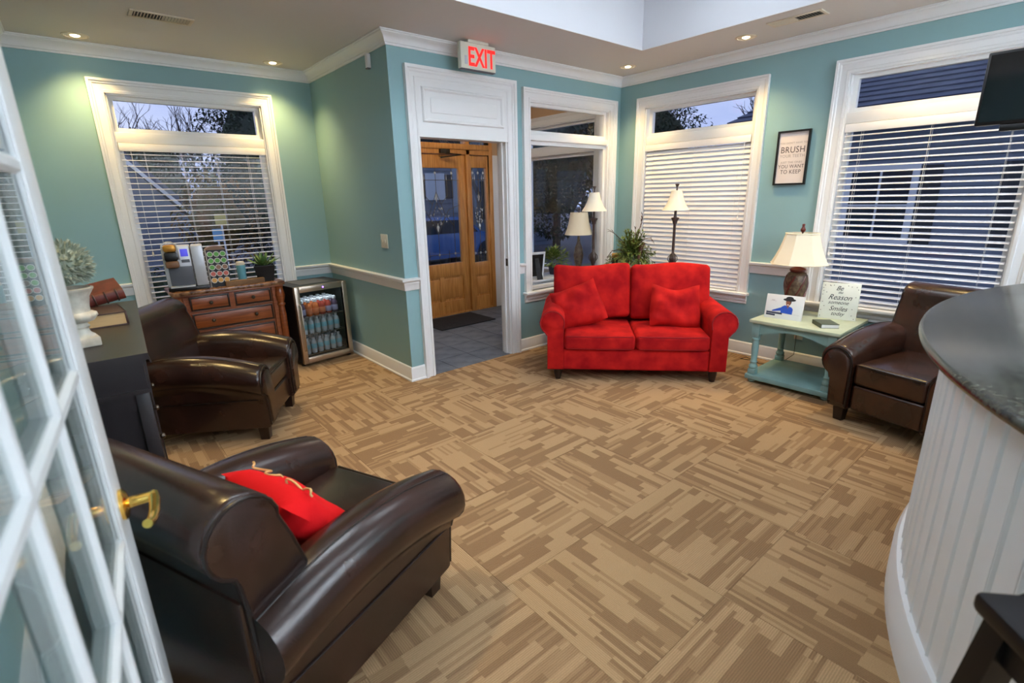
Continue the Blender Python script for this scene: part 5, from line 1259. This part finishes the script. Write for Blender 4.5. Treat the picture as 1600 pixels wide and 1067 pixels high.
def tree(x, y, h_, label, seed, kind='bare', crown=(1.6, 2.2), m=EVERG, nleaf=1500, grp='trees outside the windows', lsz=.22):
    t_ = thing('tree', label, 'tree', (x, y, GZ), 0, grp); rr = random.Random(seed); mb = MB()
    if kind == 'bare':
        def br(p, d, ln, r, lev):
            e = p+d*ln; mb.tube([p, p.lerp(e, .5)+Vector((rr.uniform(-1, 1), rr.uniform(-1, 1), 0))*ln*.05, e], r, 4 if lev else 6, r1=r*.6)
            if lev >= 5: return
            for k in range(3 if lev < 4 else 2):
                dd = (d+Vector((rr.uniform(-1, 1), rr.uniform(-1, 1), rr.uniform(-.3, .6)))*.65).normalized(); br(p.lerp(e, rr.uniform(.6, 1)), dd, ln*rr.uniform(.58, .78), r*.55, lev+1)
        br(Vector((0, 0, 0)), Vector((0, 0, 1)), h_*.34, h_*.022, 0); mb.build('trunk_and_branches', BARK, t_)
    else:
        mb.tube([(0, 0, 0), (.05, 0, h_*.4), (0, .05, h_*.85)], .14, 7, r1=.04); mb.build('trunk', BARK, t_)
        g = MB(); rx, rz_ = crown
        for k in range(nleaf):
            a = rr.uniform(0, 2*PI); zz = rr.uniform(-1, 1); q = rr.random()**.28
            wob = 1+.25*math.sin(3*a+seed)+.15*math.sin(7*zz+seed)
            if kind == 'cone': rad = rx*(.5-.5*zz+.08)*q*wob
            else: rad = rx*math.sqrt(max(0, 1-zz*zz))*q*wob
            p = Vector((rad*math.cos(a), rad*math.sin(a), h_-rz_+rz_*zz))
            leafq(g, p, (rr.uniform(-1, 1), rr.uniform(-1, 1), rr.uniform(-.8, .6)), lsz*rr.uniform(.7, 1.3), lsz*.5)
        if kind == 'round':
            secs = []
            for q in range(9):
                zz = -.9+1.8*q/8; secs.append([(.55*rx*math.sqrt(1-zz*zz)*(1+.25*math.sin(3*a+seed)+.15*math.sin(7*zz+seed))*math.cos(a), .55*rx*math.sqrt(1-zz*zz)*(1+.25*math.sin(3*a+seed)+.15*math.sin(7*zz+seed))*math.sin(a), h_-rz_+.8*rz_*zz) for a in [2*PI*k/24 for k in range(24)]])
            g.loft(secs)
        g.build('crown', m, t_, 0)['kind'] = 'stuff'
for i, (x, y, h_) in enumerate(((-2.9, 29.5, 8.2), (-.9, 33, 8.8), (1.2, 29.5, 8.4), (-5.6, 33, 8.4), (5.0, 32, 8.4))):
    tree(x, y, h_, 'bare winter tree on the skyline beyond the coffee window, %s from left' % ('second', 'third', 'fourth', 'leftmost', 'rightmost')[i if i != 3 else 3], 40+i)
tree(-.55, 11.2, 5.6, 'dark evergreen tree beyond the coffee window', 51, 'round', (1.45, 2.6), EVERG, 9000, lsz=.13)
tree(-2.3, 9.4, 2.5, 'low autumn leaved tree in front of the dark evergreen', 52, 'round', (.85, 1.0), AUTUMN, 1300, lsz=.13)
tree(-.2, 8.9, 2.7, 'low green leaved tree beside the autumn leaved tree', 53, 'round', (.9, 1.2), HEDGE, 1300, lsz=.13)
tree(14.5, 13.5, 7.8, 'dark evergreen tree beyond the closed blind window', 54, 'round', (2.4, 2.8), EVERG, 8000, lsz=.18)
tree(11.6, 7.6, 5.2, 'broad evergreen tree left of the hip roofed house', 55, 'round', (1.7, 2.2), EVERG, 7000, lsz=.15)
tree(19.0, 7.0, 7.5, 'bare tree standing behind the hip roofed house', 56)
tree(17.0, 11.0, 7.5, 'bare tree beside the dark evergreen by the hip roofed house', 57)
tree(7.0, 7.9, 5.8, 'evergreen tree seen through the vestibule window', 58, 'round', (2.0, 2.6), EVERG, 6000, lsz=.17)
tree(2.6, 5.6, 5.2, 'bare tree outside the vestibule window', 59)
for k, (x, lb) in enumerate(((-9.4, 'leftmost'), (-5.4, 'second'), (-1.5, 'third'), (2.4, 'fourth'), (6.3, 'rightmost'))):
    tree(x, 25.2+.3*(k % 2), 4.4+.3*(k % 3), '%s dark bushy tree in the row behind the gabled house' % lb, 70+k, 'round', (1.9, 2.2), EVERG, 5000, 'row of dark trees behind the gabled house', .22)
hd = thing('hedge', 'clipped dark hedge on the lawn outside the coffee window', 'hedge', (-2.2, 6.2, GZ)); rr = random.Random(3); g = MB()
for k in range(2600):
    p = Vector((rr.uniform(-2.8, 3.2), rr.uniform(-.4, .4), rr.uniform(.05, .85))); leafq(g, p, (rr.uniform(-1, 1), rr.uniform(-1, 1), rr.uniform(-.2, 1)), .12, .06)
g.build('hedge_leaves', HEDGE, hd, 0)['kind'] = 'stuff'
MB().box(-2.7, 3.1, -.3, .3, 0, .72).build('hedge_core', HEDGE, hd, 0)
for x, z0, m, lb, w_, hh in ((-2.52, 1.12, SIGNY, 'pale yellow yard sign outside the coffee window', .20, .20), (-2.62, .80, SIGNB, 'pale blue yard sign outside the coffee window', .16, .24)):
    t_ = thing('yard_sign', lb, 'sign', (x, 7.6, GZ)); MB().box(-w_/2, w_/2, -.01, .01, z0-GZ, z0-GZ+hh).build('sign_board', m, t_); MB().box(-.015, .015, -.008, .008, 0, z0-GZ).build('post', EXTW, t_)
cr_ = thing('stand_in_car', 'blue car standing in for a sky reflection outside the oak front door', 'car', (3.0, 8.9, GZ), math.radians(4))  # added car, its blue stands in for sky reflected on the road
bodyp = [(-2.1, .28), (2.1, .28), (2.15, .62), (1.95, .80), (1.2, .92), (.55, 1.36), (-.95, 1.38), (-1.65, .95), (-2.1, .85)]
MB().loft([[(a*k, y, .28+(b_-.28)*k2) for a, b_ in bodyp] for y, k, k2 in ((-.85, .96, .9), (-.78, 1, 1), (.78, 1, 1), (.85, .96, .9))]).build('car_body', BLUECAR, cr_)
for s in (-1, 1):
    MB().prism([(-1.45, .95), (1.0, .93), (.5, 1.28), (-.9, 1.30)], lambda a, b_, d: (a, d, b_), s*.80, s*.86).build('car_windows', DARKGL, cr_)
    for x in (-1.3, 1.3): MB().lathe([(.05, -.1), (.33, -.1), (.33, .1), (.05, .1)], 20, (x, s*.80, .33), axis='y').build('wheel', RUBBER, cr_)
